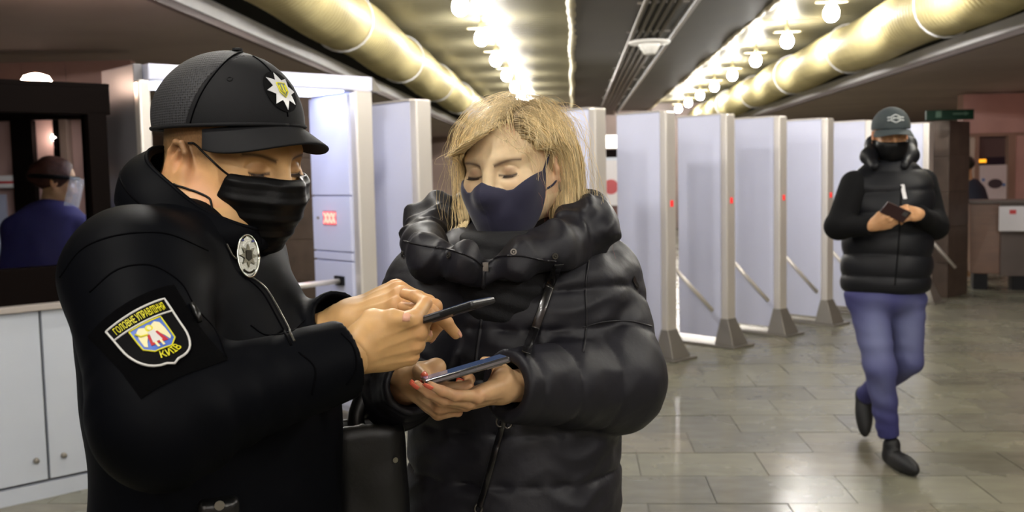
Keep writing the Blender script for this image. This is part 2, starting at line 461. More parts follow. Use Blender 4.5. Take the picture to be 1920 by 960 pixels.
GATE_H = 1.965
def make_gate():
    r = empty('turnstile_gate')
    b = MB().box((0.006, 0.07, 0.10), (0.114, 0.52, GATE_H - 0.004)).build('body', m_white, r, bevel=0.006)
    MB().box((0.004, 0.075, 0.07), (0.116, 0.515, 0.104)).build('plinth', m_white, r)
    MB().box((0.0, 0.0, 0.2), (0.12, 0.068, GATE_H)).build('steel_post', m_steel, r, bevel=0.012)
    MB().box((-0.001, 0.066, GATE_H - 0.005), (0.121, 0.525, GATE_H + 0.006)).build('top_cap', m_steel, r)
    # flared foot
    top = [(0.0, 0.0, 0.24), (0.12, 0.0, 0.24), (0.12, 0.07, 0.24), (0.0, 0.07, 0.24)]
    bot = [(-0.05, -0.09, 0.02), (0.17, -0.09, 0.02), (0.17, 0.10, 0.02), (-0.05, 0.10, 0.02)]
    MB().add(bot + top, [(3,2,1,0),(4,5,6,7),(0,1,5,4),(1,2,6,5),(2,3,7,6),(3,0,4,7)]).build('flared_foot', m_steeld, r, bevel=0.004)
    MB().box((-0.08, -0.12, 0.0), (0.22, 0.56, 0.018)).build('floor_plate', m_steeld, r, bevel=0.003)
    MB().box((0.045, -0.003, 1.215), (0.08, 0.004, 1.265)).build('indicator', m_red, r, bevel=0.002)
    # tripod on the lane side, seen past the post
    hub = MB().tube([(0.118, 0.16, 0.80), (0.17, 0.16, 0.80)], [0.075, 0.055], 14).build('hub', m_black, r, smooth=True)
    MB().tube([(0.16, 0.17, 0.81), (0.36, 0.26, 0.83)], 0.016, 8).build('arm', m_steeld, r, smooth=True)
    MB().tube([(0.16, 0.12, 0.77), (0.43, -0.12, 0.36)], 0.017, 8).build('arm', m_steel, r, smooth=True)
    return r
def copy_tree(o):
    c = o.copy(); COL.objects.link(c)
    for ch in o.children:
        d = ch.copy(); COL.objects.link(d); d.parent = c
        for g in ch.children:
            e = g.copy(); COL.objects.link(e); e.parent = d
    return c
gate_px = [(787, 'white turnstile gate next to the red lit display panel'),
           (975, 'white turnstile gate hidden behind the blonde woman'),
           (1120, 'white turnstile gate just right of the blonde head'),
           (1252, 'white turnstile gate nearest beside the puffer coat elbow, broad blank panel'),
           (1365, 'white turnstile gate second to the right of the puffer coat'),
           (1464, 'white turnstile gate in the middle, with a faint rounded shade on its panel'),
           (1553, 'white turnstile gate left beside the walking man'),
           (1634, 'white turnstile gate behind the walking man'),
           (1742, 'white turnstile gate against the dark stone pier')]
g0 = None
for px, lab in gate_px:
    g = make_gate() if g0 is None else copy_tree(g0)
    if g0 is None: g0 = g
    p = row_px(px); g.location = p; g.rotation_euler = (0, 0, ROW_RZ)
    tag(g, lab, 'turnstile', 'white turnstile gates in a row')
# end pier of the row
pp = row_px(1768)
pier = empty('stone_pier', tuple(pp + 0.14 * ROWU), ROW_RZ, 'dark brown stone pier closing the gate row on the right', 'pier')
for k in range(5):
    MB().box((0.02, 0.0, 0.40 * k + (0.003 if k else 0)), (0.56, 0.5, 0.40 * (k + 1))).build('stone_block', m_brown, pier, bevel=0.004)
m_sign = mat('exit_sign_green', (10, 30, 21), 0.5, spec=0.2, emit=(20, 120, 70), es=0.012)
m_signw = mat('exit_sign_white', (60, 84, 70), 0.5)
sg = empty('exit_sign', tuple(pp + 0.02 * ROWU + V3(0, 0, 2.0)), ROW_RZ - 0.9, 'small dark green exit sign on top of the dark stone pier', 'sign')
MB().box((-0.2, -0.05, 0.0), (0.30, 0.0, 0.11)).build('box', m_sign, sg, bevel=0.004)
MB().box((0.08, -0.053, 0.055), (0.2, -0.05, 0.075)).add([(0.2, -0.053, 0.04), (0.25, -0.053, 0.065), (0.2, -0.053, 0.09)], [(0, 1, 2)]).build('arrow', m_signw, sg)
MB().box((-0.1, -0.053, 0.03), (-0.04, -0.05, 0.1)).build('door_mark', m_signw, sg)

# ---------------- wide portal with lit canopy and red display
pr, pl = row_px(686), row_px(296)
W = float(np.linalg.norm(pr - pl))
portal = empty('gate_portal', tuple(pl), ROW_RZ, 'wide lavender gate portal with lit canopy and red XXX display', 'gate')
m_light = mat('canopy_light', (230, 235, 255), 0.4, emit=(214, 222, 255), es=5.0)
m_shaded = mat('shaded_enamel', (112, 110, 114), 0.4, var=0.05)  # shade on the left support, put into its enamel colour
m_led = mat('red_led', (255, 60, 60), 0.4, emit=(255, 70, 60), es=9.0)
for x, nm in ((-0.12, 'support'), (W - 0.04, 'support')):
    s = MB().box((x + (0.066 if x < 0 else 0.006), 0.07, 0.06), (x + 0.114, 0.50, 2.085 if x < 0 else 2.0)).build(nm, m_shaded if x < 0 else m_white, portal, bevel=0.006)
    MB().box((x + (0.06 if x < 0 else 0), 0.0, 0.0), (x + 0.12, 0.068, 2.0)).build('steel_edge', m_steel, s, bevel=0.012)
    MB().box((x - 0.03, -0.05, 0.0), (x + 0.15, 0.55, 0.015)).build('floor_plate', m_steeld, s)
# canopy
MB().box((0.001, 0.02, 2.0), (W + 0.10, 0.48, 2.085)).build('canopy', m_white, portal, bevel=0.008)
can = [o for o in portal.children if o.name.startswith('canopy')][0]
MB().box((0.05, 0.06, 1.992), (W - 0.08, 0.44, 2.002)).build('light_panel', m_light, can)
MB().add([(W + .10, 0.02, 2.085), (W + .16, 0.02, 2.0), (W + .16, 0.48, 2.0), (W + .10, 0.48, 2.085), (W + .10, 0.02, 2.0), (W + .10, .48, 2.0)], [(0, 1, 2, 3), (0, 4, 1), (3, 2, 5), (4, 5, 2, 1)]).build('canopy_end', m_steeld, can)
# display support front skin with joints, seen on the side facing the hall
xs = W - 0.04
sup = [o for o in portal.children if o.name.startswith('support')][1]
for (z0, z1) in ((0.10, 0.99), (0.996, 1.045), (1.05, 1.385), (1.39, 1.985)):
    MB().box((xs - 0.012, 0.075, z0), (xs + 0.006, 0.497, z1 - 0.004)).build('skin_panel', m_white, sup, bevel=0.002)
def cross(mb, y0, y1, z0, z1, x):
    t = 0.006
    for a, b in (((y0, z0), (y1, z1)), ((y0, z1), (y1, z0))):
        mb.tube([(x, a[0], a[1]), (x, b[0], b[1])], t, 6)
disp = MB().box((xs - 0.014, 0.225, 1.205), (xs - 0.012, 0.375, 1.295)).build('display', mat('display_glass', (190, 150, 160), 0.2), sup)
for k in range(3):
    mb = MB(); cross(mb, 0.24 + 0.042 * k, 0.275 + 0.042 * k, 1.22, 1.28, xs - 0.016); mb.build('led_cross', m_led, disp)
MB().tube([(xs - 0.012, 0.43, 1.25), (xs - 0.02, 0.43, 1.25)], 0.009, 10).build('lock', m_steeld, sup)
MB().tube([(xs - 0.02, 0.2, 0.87), (xs - 0.5, 0.22, 0.86)], 0.017, 10).build('barrier_arm', m_steel, sup, smooth=True)
MB().box((xs - 0.03, 0.16, 0.845), (xs - 0.012, 0.25, 0.90)).build('arm_bracket', m_black, sup)

# ---------------- staffed booth on the left
bo = row_px(212)
booth = empty('ticket_booth', tuple(bo), ROW_RZ, 'staff booth with dark window frame above white cabinet panels', 'booth')
m_frame = mat('dark_brown_frame', (14, 9, 8), 0.6, var=0.1, spec=0.03)
m_frame2 = mat('tan_mullion', (150, 124, 110), 0.5)
m_panel = mat('white_cabinet', (190, 196, 206), 0.4, var=0.04, vscale=3)
m_glass = mat('booth_glass', (220, 225, 230), 0.05, trans=1.0)
BZ = 0.93
xl = [0.0, -0.36, -0.90, -1.44, -1.98, -2.52, -3.06]
MB().box((-3.1, 0.03, 0.0), (0.0, 0.5, BZ - 0.02)).build('carcass', mat('cabinet_carcass', (104, 104, 106), 0.6), booth)
MB().box((-3.1, 0.0, 0.0), (0.0, 0.03, 0.075)).build('plinth', m_panel, booth)
for i in range(len(xl) - 1):
    d = MB().box((xl[i + 1] + 0.006, 0.0, 0.09), (xl[i] - 0.006, 0.03, BZ - 0.03)).build('cabinet_panel', m_panel, booth, bevel=0.003)
    kx = xl[i + 1] + 0.07 if i % 2 == 0 else xl[i] - 0.055
    MB().tube([(kx, 0.0, 0.19), (kx, -0.014, 0.19)], [0.014, 0.012], 12).build('knob', m_steeld, d, smooth=True)
MB().box((-3.1, -0.03, BZ - 0.03), (0.02, 0.5, BZ)).build('worktop', mat('worktop_edge', (168, 160, 154), 0.4), booth, bevel=0.004)
MB().box((-3.1, 0.02, BZ), (0.0, 0.10, BZ + 0.17)).build('window_rail', m_frame, booth, bevel=0.004)
MB().box((-3.1, 0.0, 1.82), (0.02, 0.12, 1.95)).build('top_beam', m_frame, booth, bevel=0.004)
MB().box((-0.09, 0.0, BZ), (0.0, 0.10, 1.84)).build('corner_post', m_frame, booth, bevel=0.004)
MB().box((-1.3, 0.02, BZ + 0.17), (-1.22, 0.09, 1.84)).build('window_post', m_frame, booth)
MB().box((-1.22, 0.05, BZ + 0.17), (-0.09, 0.056, 1.84)).build('window_glass', m_glass, booth)
MB().box((-3.1, 0.05, BZ + 0.17), (-1.3, 0.056, 1.84)).build('window_glass', m_glass, booth)
# far side frame of the booth
MB().box((-3.1, 1.9, 0.0), (0.0, 1.96, 1.0)).build('back_panel', m_frame, booth)
MB().box((-3.1, 1.9, 1.72), (0.0, 1.96, 1.95)).build('back_beam', m_frame, booth)
for x in (-0.10, -0.52, -1.0, -1.9):
    MB().box((x - 0.07, 1.9, 1.0), (x + 0.05, 1.96, 1.75)).build('back_post', m_frame, booth)
MB().box((-0.22, 1.88, 1.0), (-0.18, 1.95, 1.75)).build('tan_mullion', m_frame2, booth)
MB().box((-0.09, 0.1, 0.0), (-0.03, 1.9, 0.95)).build('side_panel', m_frame, booth)
MB().box((-3.1, 0.0, 1.95), (0.02, 1.96, 1.97)).build('roof_panel', m_frame, booth)
# pinkish wall and a small ceiling lamp seen through the booth
bwY = 8.3
def bx_(px): return (px - 960) / FPX * bwY
bw = empty('glazed_partition', (bx_(-160), bwY, 0), 0, 'pinkish lit partition with dark posts seen through the booth windows', 'partition')
bx0 = bx_(-160)
for p0, p1 in ((-160, -30), (-30, 58), (58, 140), (140, 262)): MB().box((bx_(p0) - bx0 + .004, 0, 0.0), (bx_(p1) - bx0, 0.1, 2.5)).build('wall_panel', m_wallpink, bw, bevel=0.004)
for p0, p1 in ((-40, -20), (40, 80), (118, 131), (178, 215)): MB().box((bx_(p0) - bx0, -0.08, 0.0), (bx_(p1) - bx0, -0.004, 2.02)).build('dark_post', m_frame, bw, bevel=0.004)
MB().box((bx_(132) - bx0, -0.1, 0.0), (bx_(146) - bx0, -0.004, 2.02)).build('tan_post', m_frame2, bw, bevel=0.004)
MB().box((0, -0.08, 2.024), (bx_(250) - bx0, -0.004, 2.2)).build('dark_band', m_frame, bw)
MB().box((bx_(-20) - bx0, -0.03, 0.9), (bx_(18) - bx0, -0.004, 1.42)).build('blue_white_panel', mat('pale_panel', (196, 200, 224), 0.5), bw)
bq = P(105, 258, 8.2)
blm = empty('round_ceiling_lamp', (bq[0], bq[1], bq[2]), 0, 'small round white lamp glimpsed through the booth window', 'lamp')
MB().box((-0.02, 0.0, -0.02), (0.02, 0.05, 0.02)).build('bracket', m_steeld, blm)
MB().lathe([(0.01, -0.035), (0.03, -0.025), (0.042, 0.0), (0.03, 0.025), (0.01, 0.035)], seg=16).build('globe', mat('booth_inner_glow', (255, 240, 225), 0.4, emit=(255, 232, 215), es=60.0), blm, smooth=True)
# notice behind the glass
nt_ = empty('booth_notice', tuple(P(22, 352, 8.2)), 0, 'small white notice with red stripe in the booth window', 'notice')
MB().box((-0.2, 0, 0), (0.12, 0.006, 0.10)).build('sheet', mat('notice_white', (225, 222, 222), 0.6), nt_)
MB().box((-0.18, -0.002, 0.035), (0.10, 0.0, 0.055)).build('red_line', mat('notice_red', (190, 60, 60), 0.6), nt_)
# lamp on the booth roof
lp = bo + ROWU * -0.12 + ROWV * 0.62
m_warm = mat('booth_lamp_glow', (255, 225, 205), 0.4, emit=(255, 214, 190), es=60.0)
bl = empty('booth_lamp', (lp[0], lp[1], 1.97), 0, 'bright pinkish lamp on the booth roof under the low ceiling', 'lamp')
MB().lathe([(0.05, 0.0), (0.05, 0.02), (0.02, 0.03)], seg=14).build('base', m_steeld, bl)
MB().lathe([(0.02, 0.025), (0.065, 0.04), (0.075, 0.06), (0.06, 0.085), (0.02, 0.098)], seg=16).build('globe', m_warm, bl, smooth=True)

# ---------------- things further back
def kiosk(px0, px1, Y, z0, z1, name, lab, cat, m, depth=0.6):
    k0, k1 = (px0 - 960) / FPX, (px1 - 960) / FPX
    r = empty(name, (k0 * Y, Y, 0), 0, lab, cat)
    return r, (k1 - k0) * Y
# stone pillar seen between officer and portal
r, w_ = kiosk(530, 602, 10.5, 0, 2, 'stone_pillar', 'brown stone pillar far behind the gap of the gate portal', 'pillar', m_brown)
for k in range(6): MB().box((0, 0, 0.43 * k + 0.002), (w_, 0.6, 0.43 * (k + 1))).build('stone_block', m_brown, r, bevel=0.004)
r, w_ = kiosk(380, 534, 11.2, 0, 2, 'pink_partition', 'pinkish lit partition panel behind the police officer', 'partition', m_wallpink)
for k in range(3): MB().box((k * w_ / 3 + .004, 0, 0.02), ((k + 1) * w_ / 3, 0.1, 1.15)).build('partition_panel', m_wallpink, r, bevel=0.004)
MB().box((0, 0.02, 1.15), (w_, 0.08, 2.02)).build('upper_panel', m_brown, r)
# wall section with lamp and poster in the slot right of the woman
r, w_ = kiosk(1080, 1230, 16.0, 0, 2, 'ticket_hall_wall', 'brown wall section with white light box seen between two gates', 'partition', m_wall)
MB().box((0, 0, 0.0), (w_, 0.15, 1.55)).build('lower_panel', mat('red_brown_panel', (104, 72, 66), 0.5, var=.1), r)
MB().box((0, 0, 1.55), (w_, 0.15, 1.75)).build('pale_band', m_panel, r)
MB().box((0, 0, 1.75), (w_, 0.15, 1.88)).build('dark_band', m_frame, r)
MB().box((0.1, -0.1, 1.9), (w_ - 0.1, 0.15, 2.1)).build('light_box', mat('light_box', (240, 240, 235), 0.4, emit=(255, 248, 235), es=1.6), r)
m_paper = mat('paper', (214, 210, 212), 0.6)
po = P(1140, 362, 15.6)
ps = empty('poster', (po[0], 15.95, 0.98), 0, 'narrow poster with red picture seen in the slot between gates', 'poster')
MB().box((-0.28, 0, 0), (0.28, 0.02, 0.72)).build('sheet', m_paper, ps)
MB().lathe([(0.12, 0), (0.12, 0.006)], seg=16).build('red_picture', mat('poster_red', (180, 80, 84), 0.6), ps)
rp = [o for o in ps.children if o.name.startswith('red_picture')][0]; rp.rotation_euler = (math.radians(90), 0, 0); rp.location = (0.08, 0, 0.3)

# desk, doorway and notices at the far right
m_desk = mat('desk_wood', (104, 72, 52), 0.4, var=0.15, vscale=3, stretch=(1, 1, 6))
m_deskd = mat('desk_grey', (92, 80, 74), 0.5, var=.1)
dp = V3((1850 - 960) / FPX * 11.9, 11.9, 0)
dk = empty('wooden_desk', tuple(dp), -0.35, 'brown wooden stand on dark feet in the doorway at far right', 'desk')
MB().add([(-0.16, 0, 0.2), (0.16, -0.02, 0.2), (0.16, 0.5, 0.2), (-0.16, 0.5, 0.2), (-0.18, 0, 1.04), (0.16, 0, 1.04), (0.16, 0.5, 1.04), (-0.18, 0.5, 1.04)],
         [(3,2,1,0),(4,5,6,7),(0,1,5,4),(1,2,6,5),(2,3,7,6),(3,0,4,7)]).build('side_panel', m_desk, dk, bevel=0.005)
MB().add([(0.165, -0.02, 0.17), (0.60, 0.02, 0.17), (0.60, 0.5, 0.2), (0.165, 0.5, 0.2), (0.165, -0.02, 1.04), (0.68, 0.02, 1.04), (0.68, 0.5, 1.04), (0.165, 0.5, 1.04)],
         [(3,2,1,0),(4,5,6,7),(0,1,5,4),(1,2,6,5),(2,3,7,6),(3,0,4,7)]).build('front_panel', m_deskd, dk, bevel=0.005)
MB().box((-0.2, -0.05, 1.04), (0.72, 0.55, 1.075)).build('desk_top', m_deskd, dk, bevel=0.005)
for x in (-0.12, 0.30):
    MB().box((x, 0.04, 0.0), (x + 0.16, 0.4, 0.2)).build('foot', m_black, dk)
nq = empty('desk_notice', tuple(V3((1900 - 960) / FPX * 11.6, 11.62, 0.72)), -0.35, 'white sheet with small red mark hung on the wooden stand', 'notice')
MB().box((-0.13, 0, 0), (0.16, 0.004, 0.29)).build('sheet', m_paper, nq)
MB().box((-0.02, -0.003, 0.2), (0.05, 0, 0.25)).build('red_mark', mat('notice_red', (190, 60, 60), 0.6), nq)
dr = empty('doorway', tuple(V3((1830 - 960) / FPX * 15.0, 15.0, 0)), 0, 'pinkish doorway with framed window and dark lower wall at far right', 'doorway')
MB().box((-0.2, 0.0, 1.98), (3.0, 0.2, 2.56)).build('lintel', m_wallpink, dr)
MB().box((-0.2, 0.02, 1.93), (3.0, 0.16, 1.98)).build('head_rail', m_frame2, dr)
MB().box((-0.02, 0.0, 0.0), (0.05, 0.16, 1.95)).build('jamb', m_frame2, dr)
MB().box((0.49, 0.0, 0.0), (0.60, 0.16, 1.95)).build('jamb', m_frame2, dr)
MB().box((0.60, 0.02, 0.0), (3.0, 0.18, 1.93)).build('side_wall', m_wallpink, dr)
MB().box((0.05, 0.10, 1.62), (0.49, 0.14, 1.93)).build('upper_pane', mat('dim_pane', (96, 80, 80), 0.3), dr)
MB().box((0.05, 0.10, 1.50), (0.49, 0.13, 1.62)).build('dark_sign', mat('dark_sign', (40, 30, 46), 0.4), dr)
MB().box((0.07, 0.09, 1.54), (0.2, 0.10, 1.59)).build('amber_light', mat('amber_light', (240, 160, 40), 0.4, emit=(255, 170, 40), es=1.2), dr)
MB().box((0.05, 0.12, 0.0), (0.49, 0.16, 1.0)).build('dark_pane', m_frame, dr)
dpst = empty('door_poster', tuple(V3((1868 - 960) / FPX * 14.9, 14.98, 0.98)), 0, 'white poster with dark oval in the doorway at far right', 'poster')
MB().box((-0.2, 0, 0), (0.2, 0.01, 0.52)).build('sheet', m_paper, dpst)
ov = MB().lathe([(0.11, 0), (0.11, 0.004)], seg=20).build('dark_oval', mat('oval_dark', (70, 62, 70), 0.6), dpst)
ov.rotation_euler = (math.radians(90), 0, 0); ov.scale = (1, 0.65, 1); ov.location = (0.03, -0.001, 0.24)
for x, z in ((-0.15, 0.30), (0.16, 0.22)):
    q = MB().lathe([(0.025, 0), (0.025, 0.004)], seg=12).build('blue_dot', mat('dot_blue', (90, 130, 190), 0.6), dpst)
    q.rotation_euler = (math.radians(90), 0, 0); q.location = (x, -0.001, z)

# lamps added past the frame edge to light the right aisle pink
m_pinkglow = mat('added_lamp_glow', (255, 215, 205), 0.4, emit=(255, 196, 184), es=55.0)
for k, (x, y) in enumerate(((7.4, 13.2), (8.6, 17.5))):
    r = empty('added_aisle_lamp', (x, y, ZS), 0, 'unseen pinkish lamp added to light the right aisle, %s the desk' % ('just beside' if k == 0 else 'farther back than'), 'lamp', 'added lamps lighting the right aisle')
    MB().lathe([(0.13, -0.03), (0.14, 0.0)], seg=20).build('rim', m_steeld, r)
    MB().lathe([(0.02, -0.075), (0.08, -0.065), (0.115, -0.035), (0.118, -0.028)], seg=20).build('globe', m_pinkglow, r, smooth=True)
# ================================================================== figure library
SKIN = S((203, 158, 118))
m_skin = mat('skin', (203, 158, 118), 0.48, vcol=True, var=0.06, vscale=55, bump=0.12, bscale=420, sss=0.12, spec=0.35, bdist=0.0008)
m_hairdark = mat('dark_strand', (40, 28, 22), 0.6)

class Head:
    """head modelled about the point between the ears; x forward, y to the person's left, z up"""
    def __init__(s, C, fwd, up, sc=1.0, fat=0.0, ear_x=-0.008, ear_z=-0.002):
        s.C = np.asarray(C, float); f = unit(fwd); u = np.asarray(up, float); u = unit(u - f * (f @ u))
        s.R = np.stack([f, np.cross(u, f), u], 1); s.sc = sc; s.fat = fat; s.ex = ear_x; s.ez = ear_z
    crown = 1.0        # height of the crown above the brow, as a factor
    def loc(s, p):
        q = ((p - s.C) @ s.R) / s.sc
        if s.crown != 1.0: q[..., 2] = np.where(q[..., 2] > 0.03, 0.03 + (q[..., 2] - 0.03) / s.crown, q[..., 2])
        return q
    def wld(s, q):
        q = np.array(q, float)
        if s.crown != 1.0: q[..., 2] = np.where(q[..., 2] > 0.03, 0.03 + (q[..., 2] - 0.03) * s.crown, q[..., 2])
        return q * s.sc @ s.R.T + s.C
    def skull(s, q):
        """smooth head without small features"""
        a = q * [1, 1, 1]; a[:, 1] = np.abs(a[:, 1])
        d = d_ell(a, V3(-0.006, 0, 0.040), (0.101, 0.077, 0.088))
        d = smin(d, d_ell(a, V3(0.030, 0, -0.022), (0.066, 0.063 + s.fat * .6, 0.082)), 0.03)
        d = smin(d, d_cap(a, V3(-0.005, 0.050 + s.fat, -0.045), V3(0.068, 0.018, -0.090), 0.022 + s.fat, 0.021), 0.03)
        d = smin(d, d_sph(a, V3(0.076, 0, -0.090), 0.021), 0.02)
        return d
    def face(s, q):
        a = q.copy(); a[:, 1] = np.abs(a[:, 1])
        d = s.skull(q)
        d = smin(d, d_sph(a, V3(0.068, 0.038, -0.026), 0.027 + s.fat * .5), 0.025)
        d = smin(d, d_cap(a, V3(0.087, 0.010, 0.024), V3(0.074, 0.044, 0.026), 0.011, 0.010), 0.018)
        d = smax(d, -d_ell(a, V3(0.103, 0.033, 0.006), (0.015, 0.018, 0.0125)), 0.014)
        d = smin(d, d_ell(a, V3(0.0775, 0.0325, 0.0055), (0.0135, 0.0155, 0.0125)), 0.004)
        # lid crease and lid edge of lowered eyes
        r = np.sqrt((a[:, 1] - 0.0325) ** 2 + ((a[:, 2] - 0.001) * 1.25) ** 2)
        eye = (a[:, 0] > 0.05)
        d = d + np.where(eye, 0.0013 * np.exp(-((r - 0.0175) / 0.0020) ** 2) * (a[:, 2] > 0.004), 0)
        d = d + np.where(eye, 0.0016 * np.exp(-((a[:, 2] + 0.0030 + 10 * (a[:, 1] - 0.0325) ** 2 * -1) / 0.0012) ** 2) * (np.abs(a[:, 1] - 0.0325) < 0.0145), 0)
        d = smin(d, d_cap(a, V3(0.094, 0, 0.022), V3(0.111, 0, -0.026), 0.0075, 0.0120), 0.014)
        d = smin(d, d_sph(a, V3(0.100, 0.0125, -0.031), 0.0092), 0.008)
        d = smin(d, d_ell(a, V3(0.090, 0, -0.060), (0.012, 0.024, 0.009)), 0.012)
        # ear
        b = a - V3(s.ex, 0.0745 + s.fat * .5, s.ez)
        ca, sa = math.cos(0.28), math.sin(0.28)
        b = np.stack([b[:, 0] * ca - b[:, 1] * sa * -1, -b[:, 0] * sa * 1 + b[:, 1] * ca, b[:, 2]], 1)
        e = d_ell(b, V3(-0.004, 0.004, 0.002), (0.0185, 0.007, 0.031))
        e = smax(e, -d_ell(b, V3(0.0, 0.013, 0.006), (0.0125, 0.0085, 0.021)), 0.004)
        pts = [V3(0.008, 0.004, 0.006), V3(0.012, 0.008, 0.020), V3(0.004, 0.011, 0.031), V3(-0.010, 0.012, 0.030), V3(-0.020, 0.013, 0.016), V3(-0.020, 0.012, -0.002), V3(-0.012, 0.009, -0.020), V3(-0.002, 0.006, -0.029), V3(0.006, 0.003, -0.022)]
        e = smin(e, d_chain(b, pts, [.003, .0036, .0042, .0044, .0044, .004, .0045, .006, .0045], 0.003), 0.004)
        e = smin(e, d_chain(b, [V3(-0.004, .009, .02), V3(-0.011, .010, .006), V3(-0.007, .009, -.011)], [.003, .0035, .003], .003), 0.003)
        e = smin(e, d_ell(b, V3(0.0095, 0.006, -0.006), (0.0045, 0.0045, 0.007)), 0.004)
        d = smin(d, e, 0.006)
        return d
    def col(s, v, brow=S((60, 44, 34)), lip=0.0, stub=None, hairline=None, tint=(1, 1, 1), lid=0.0):
        q = s.loc(v); a = q.copy(); a[:, 1] = np.abs(a[:, 1])
        c = np.tile(np.array(SKIN) * tint, (len(v), 1))
        def mixc(w, k): 
            nonlocal c
            c = c * (1 - w[:, None]) + np.array(k) * w[:, None]
        # warm ears, cheeks, nose tip
        mixc(0.35 * np.exp(-((a[:, 1] - 0.085) / 0.012) ** 2) * (np.abs(a[:, 2]) < 0.05), S((205, 120, 96)))
        mixc(0.25 * np.exp(-(((a[:, 1] - 0.045) / 0.022) ** 2 + ((a[:, 2] + 0.03) / 0.022) ** 2)) * (a[:, 0] > 0.03), S((212, 132, 104)))
        fr = (a[:, 0] > 0.05)
        # brows
        zb = 0.0155 + 0.0075 * np.sin(np.clip((a[:, 1] - 0.012) / 0.045, 0, 1) * 2.2)
        wb = np.exp(-((a[:, 2] - zb) / (0.0032 - 0.03 * np.clip(a[:, 1] - .02, 0, .04))) ** 2) * (a[:, 1] > 0.013) * (a[:, 1] < 0.056) * fr
        mixc(0.85 * wb, brow)
        # lash line and lid tint
        zl = -0.0030 + 10 * (a[:, 1] - 0.0325) ** 2
        wl = np.exp(-((a[:, 2] - zl + .0006) / 0.0019) ** 2) * (np.abs(a[:, 1] - 0.0325) < 0.016) * fr
        mixc(0.92 * wl, S((30, 20, 18)))
        if lid: mixc(lid * np.exp(-(((a[:, 1] - .034) / .015) ** 2 + ((a[:, 2] - .006) / .008) ** 2)) * fr, S((150, 100, 82)))
        if stub is not None: mixc(np.clip(stub(q), 0, 1), S((92, 72, 50)))
        return c

def lashes(hd, parent, side, m, n=16):
    mb = MB()
    for k in range(n):
        t = -0.014 + 0.029 * k / (n - 1); y = (0.0325 + t) ; z = -0.0032 + 10 * t * t
        x = 0.0775 + 0.0135 * math.sqrt(max(0, 1 - (t / 0.0165) ** 2)) * 0.97 + .0005
        p0 = V3(x, side * y, z); d = V3(0.006, side * t * 0.25, -0.0035)
        mb.tube([hd.wld(p0), hd.wld(p0 + d * 0.6 + V3(0, 0, -0.0007)), hd.wld(p0 + d)], [0.0007, 0.0005, 0.0002], 4)
    return mb.build('eyelashes', m, parent, world=True)

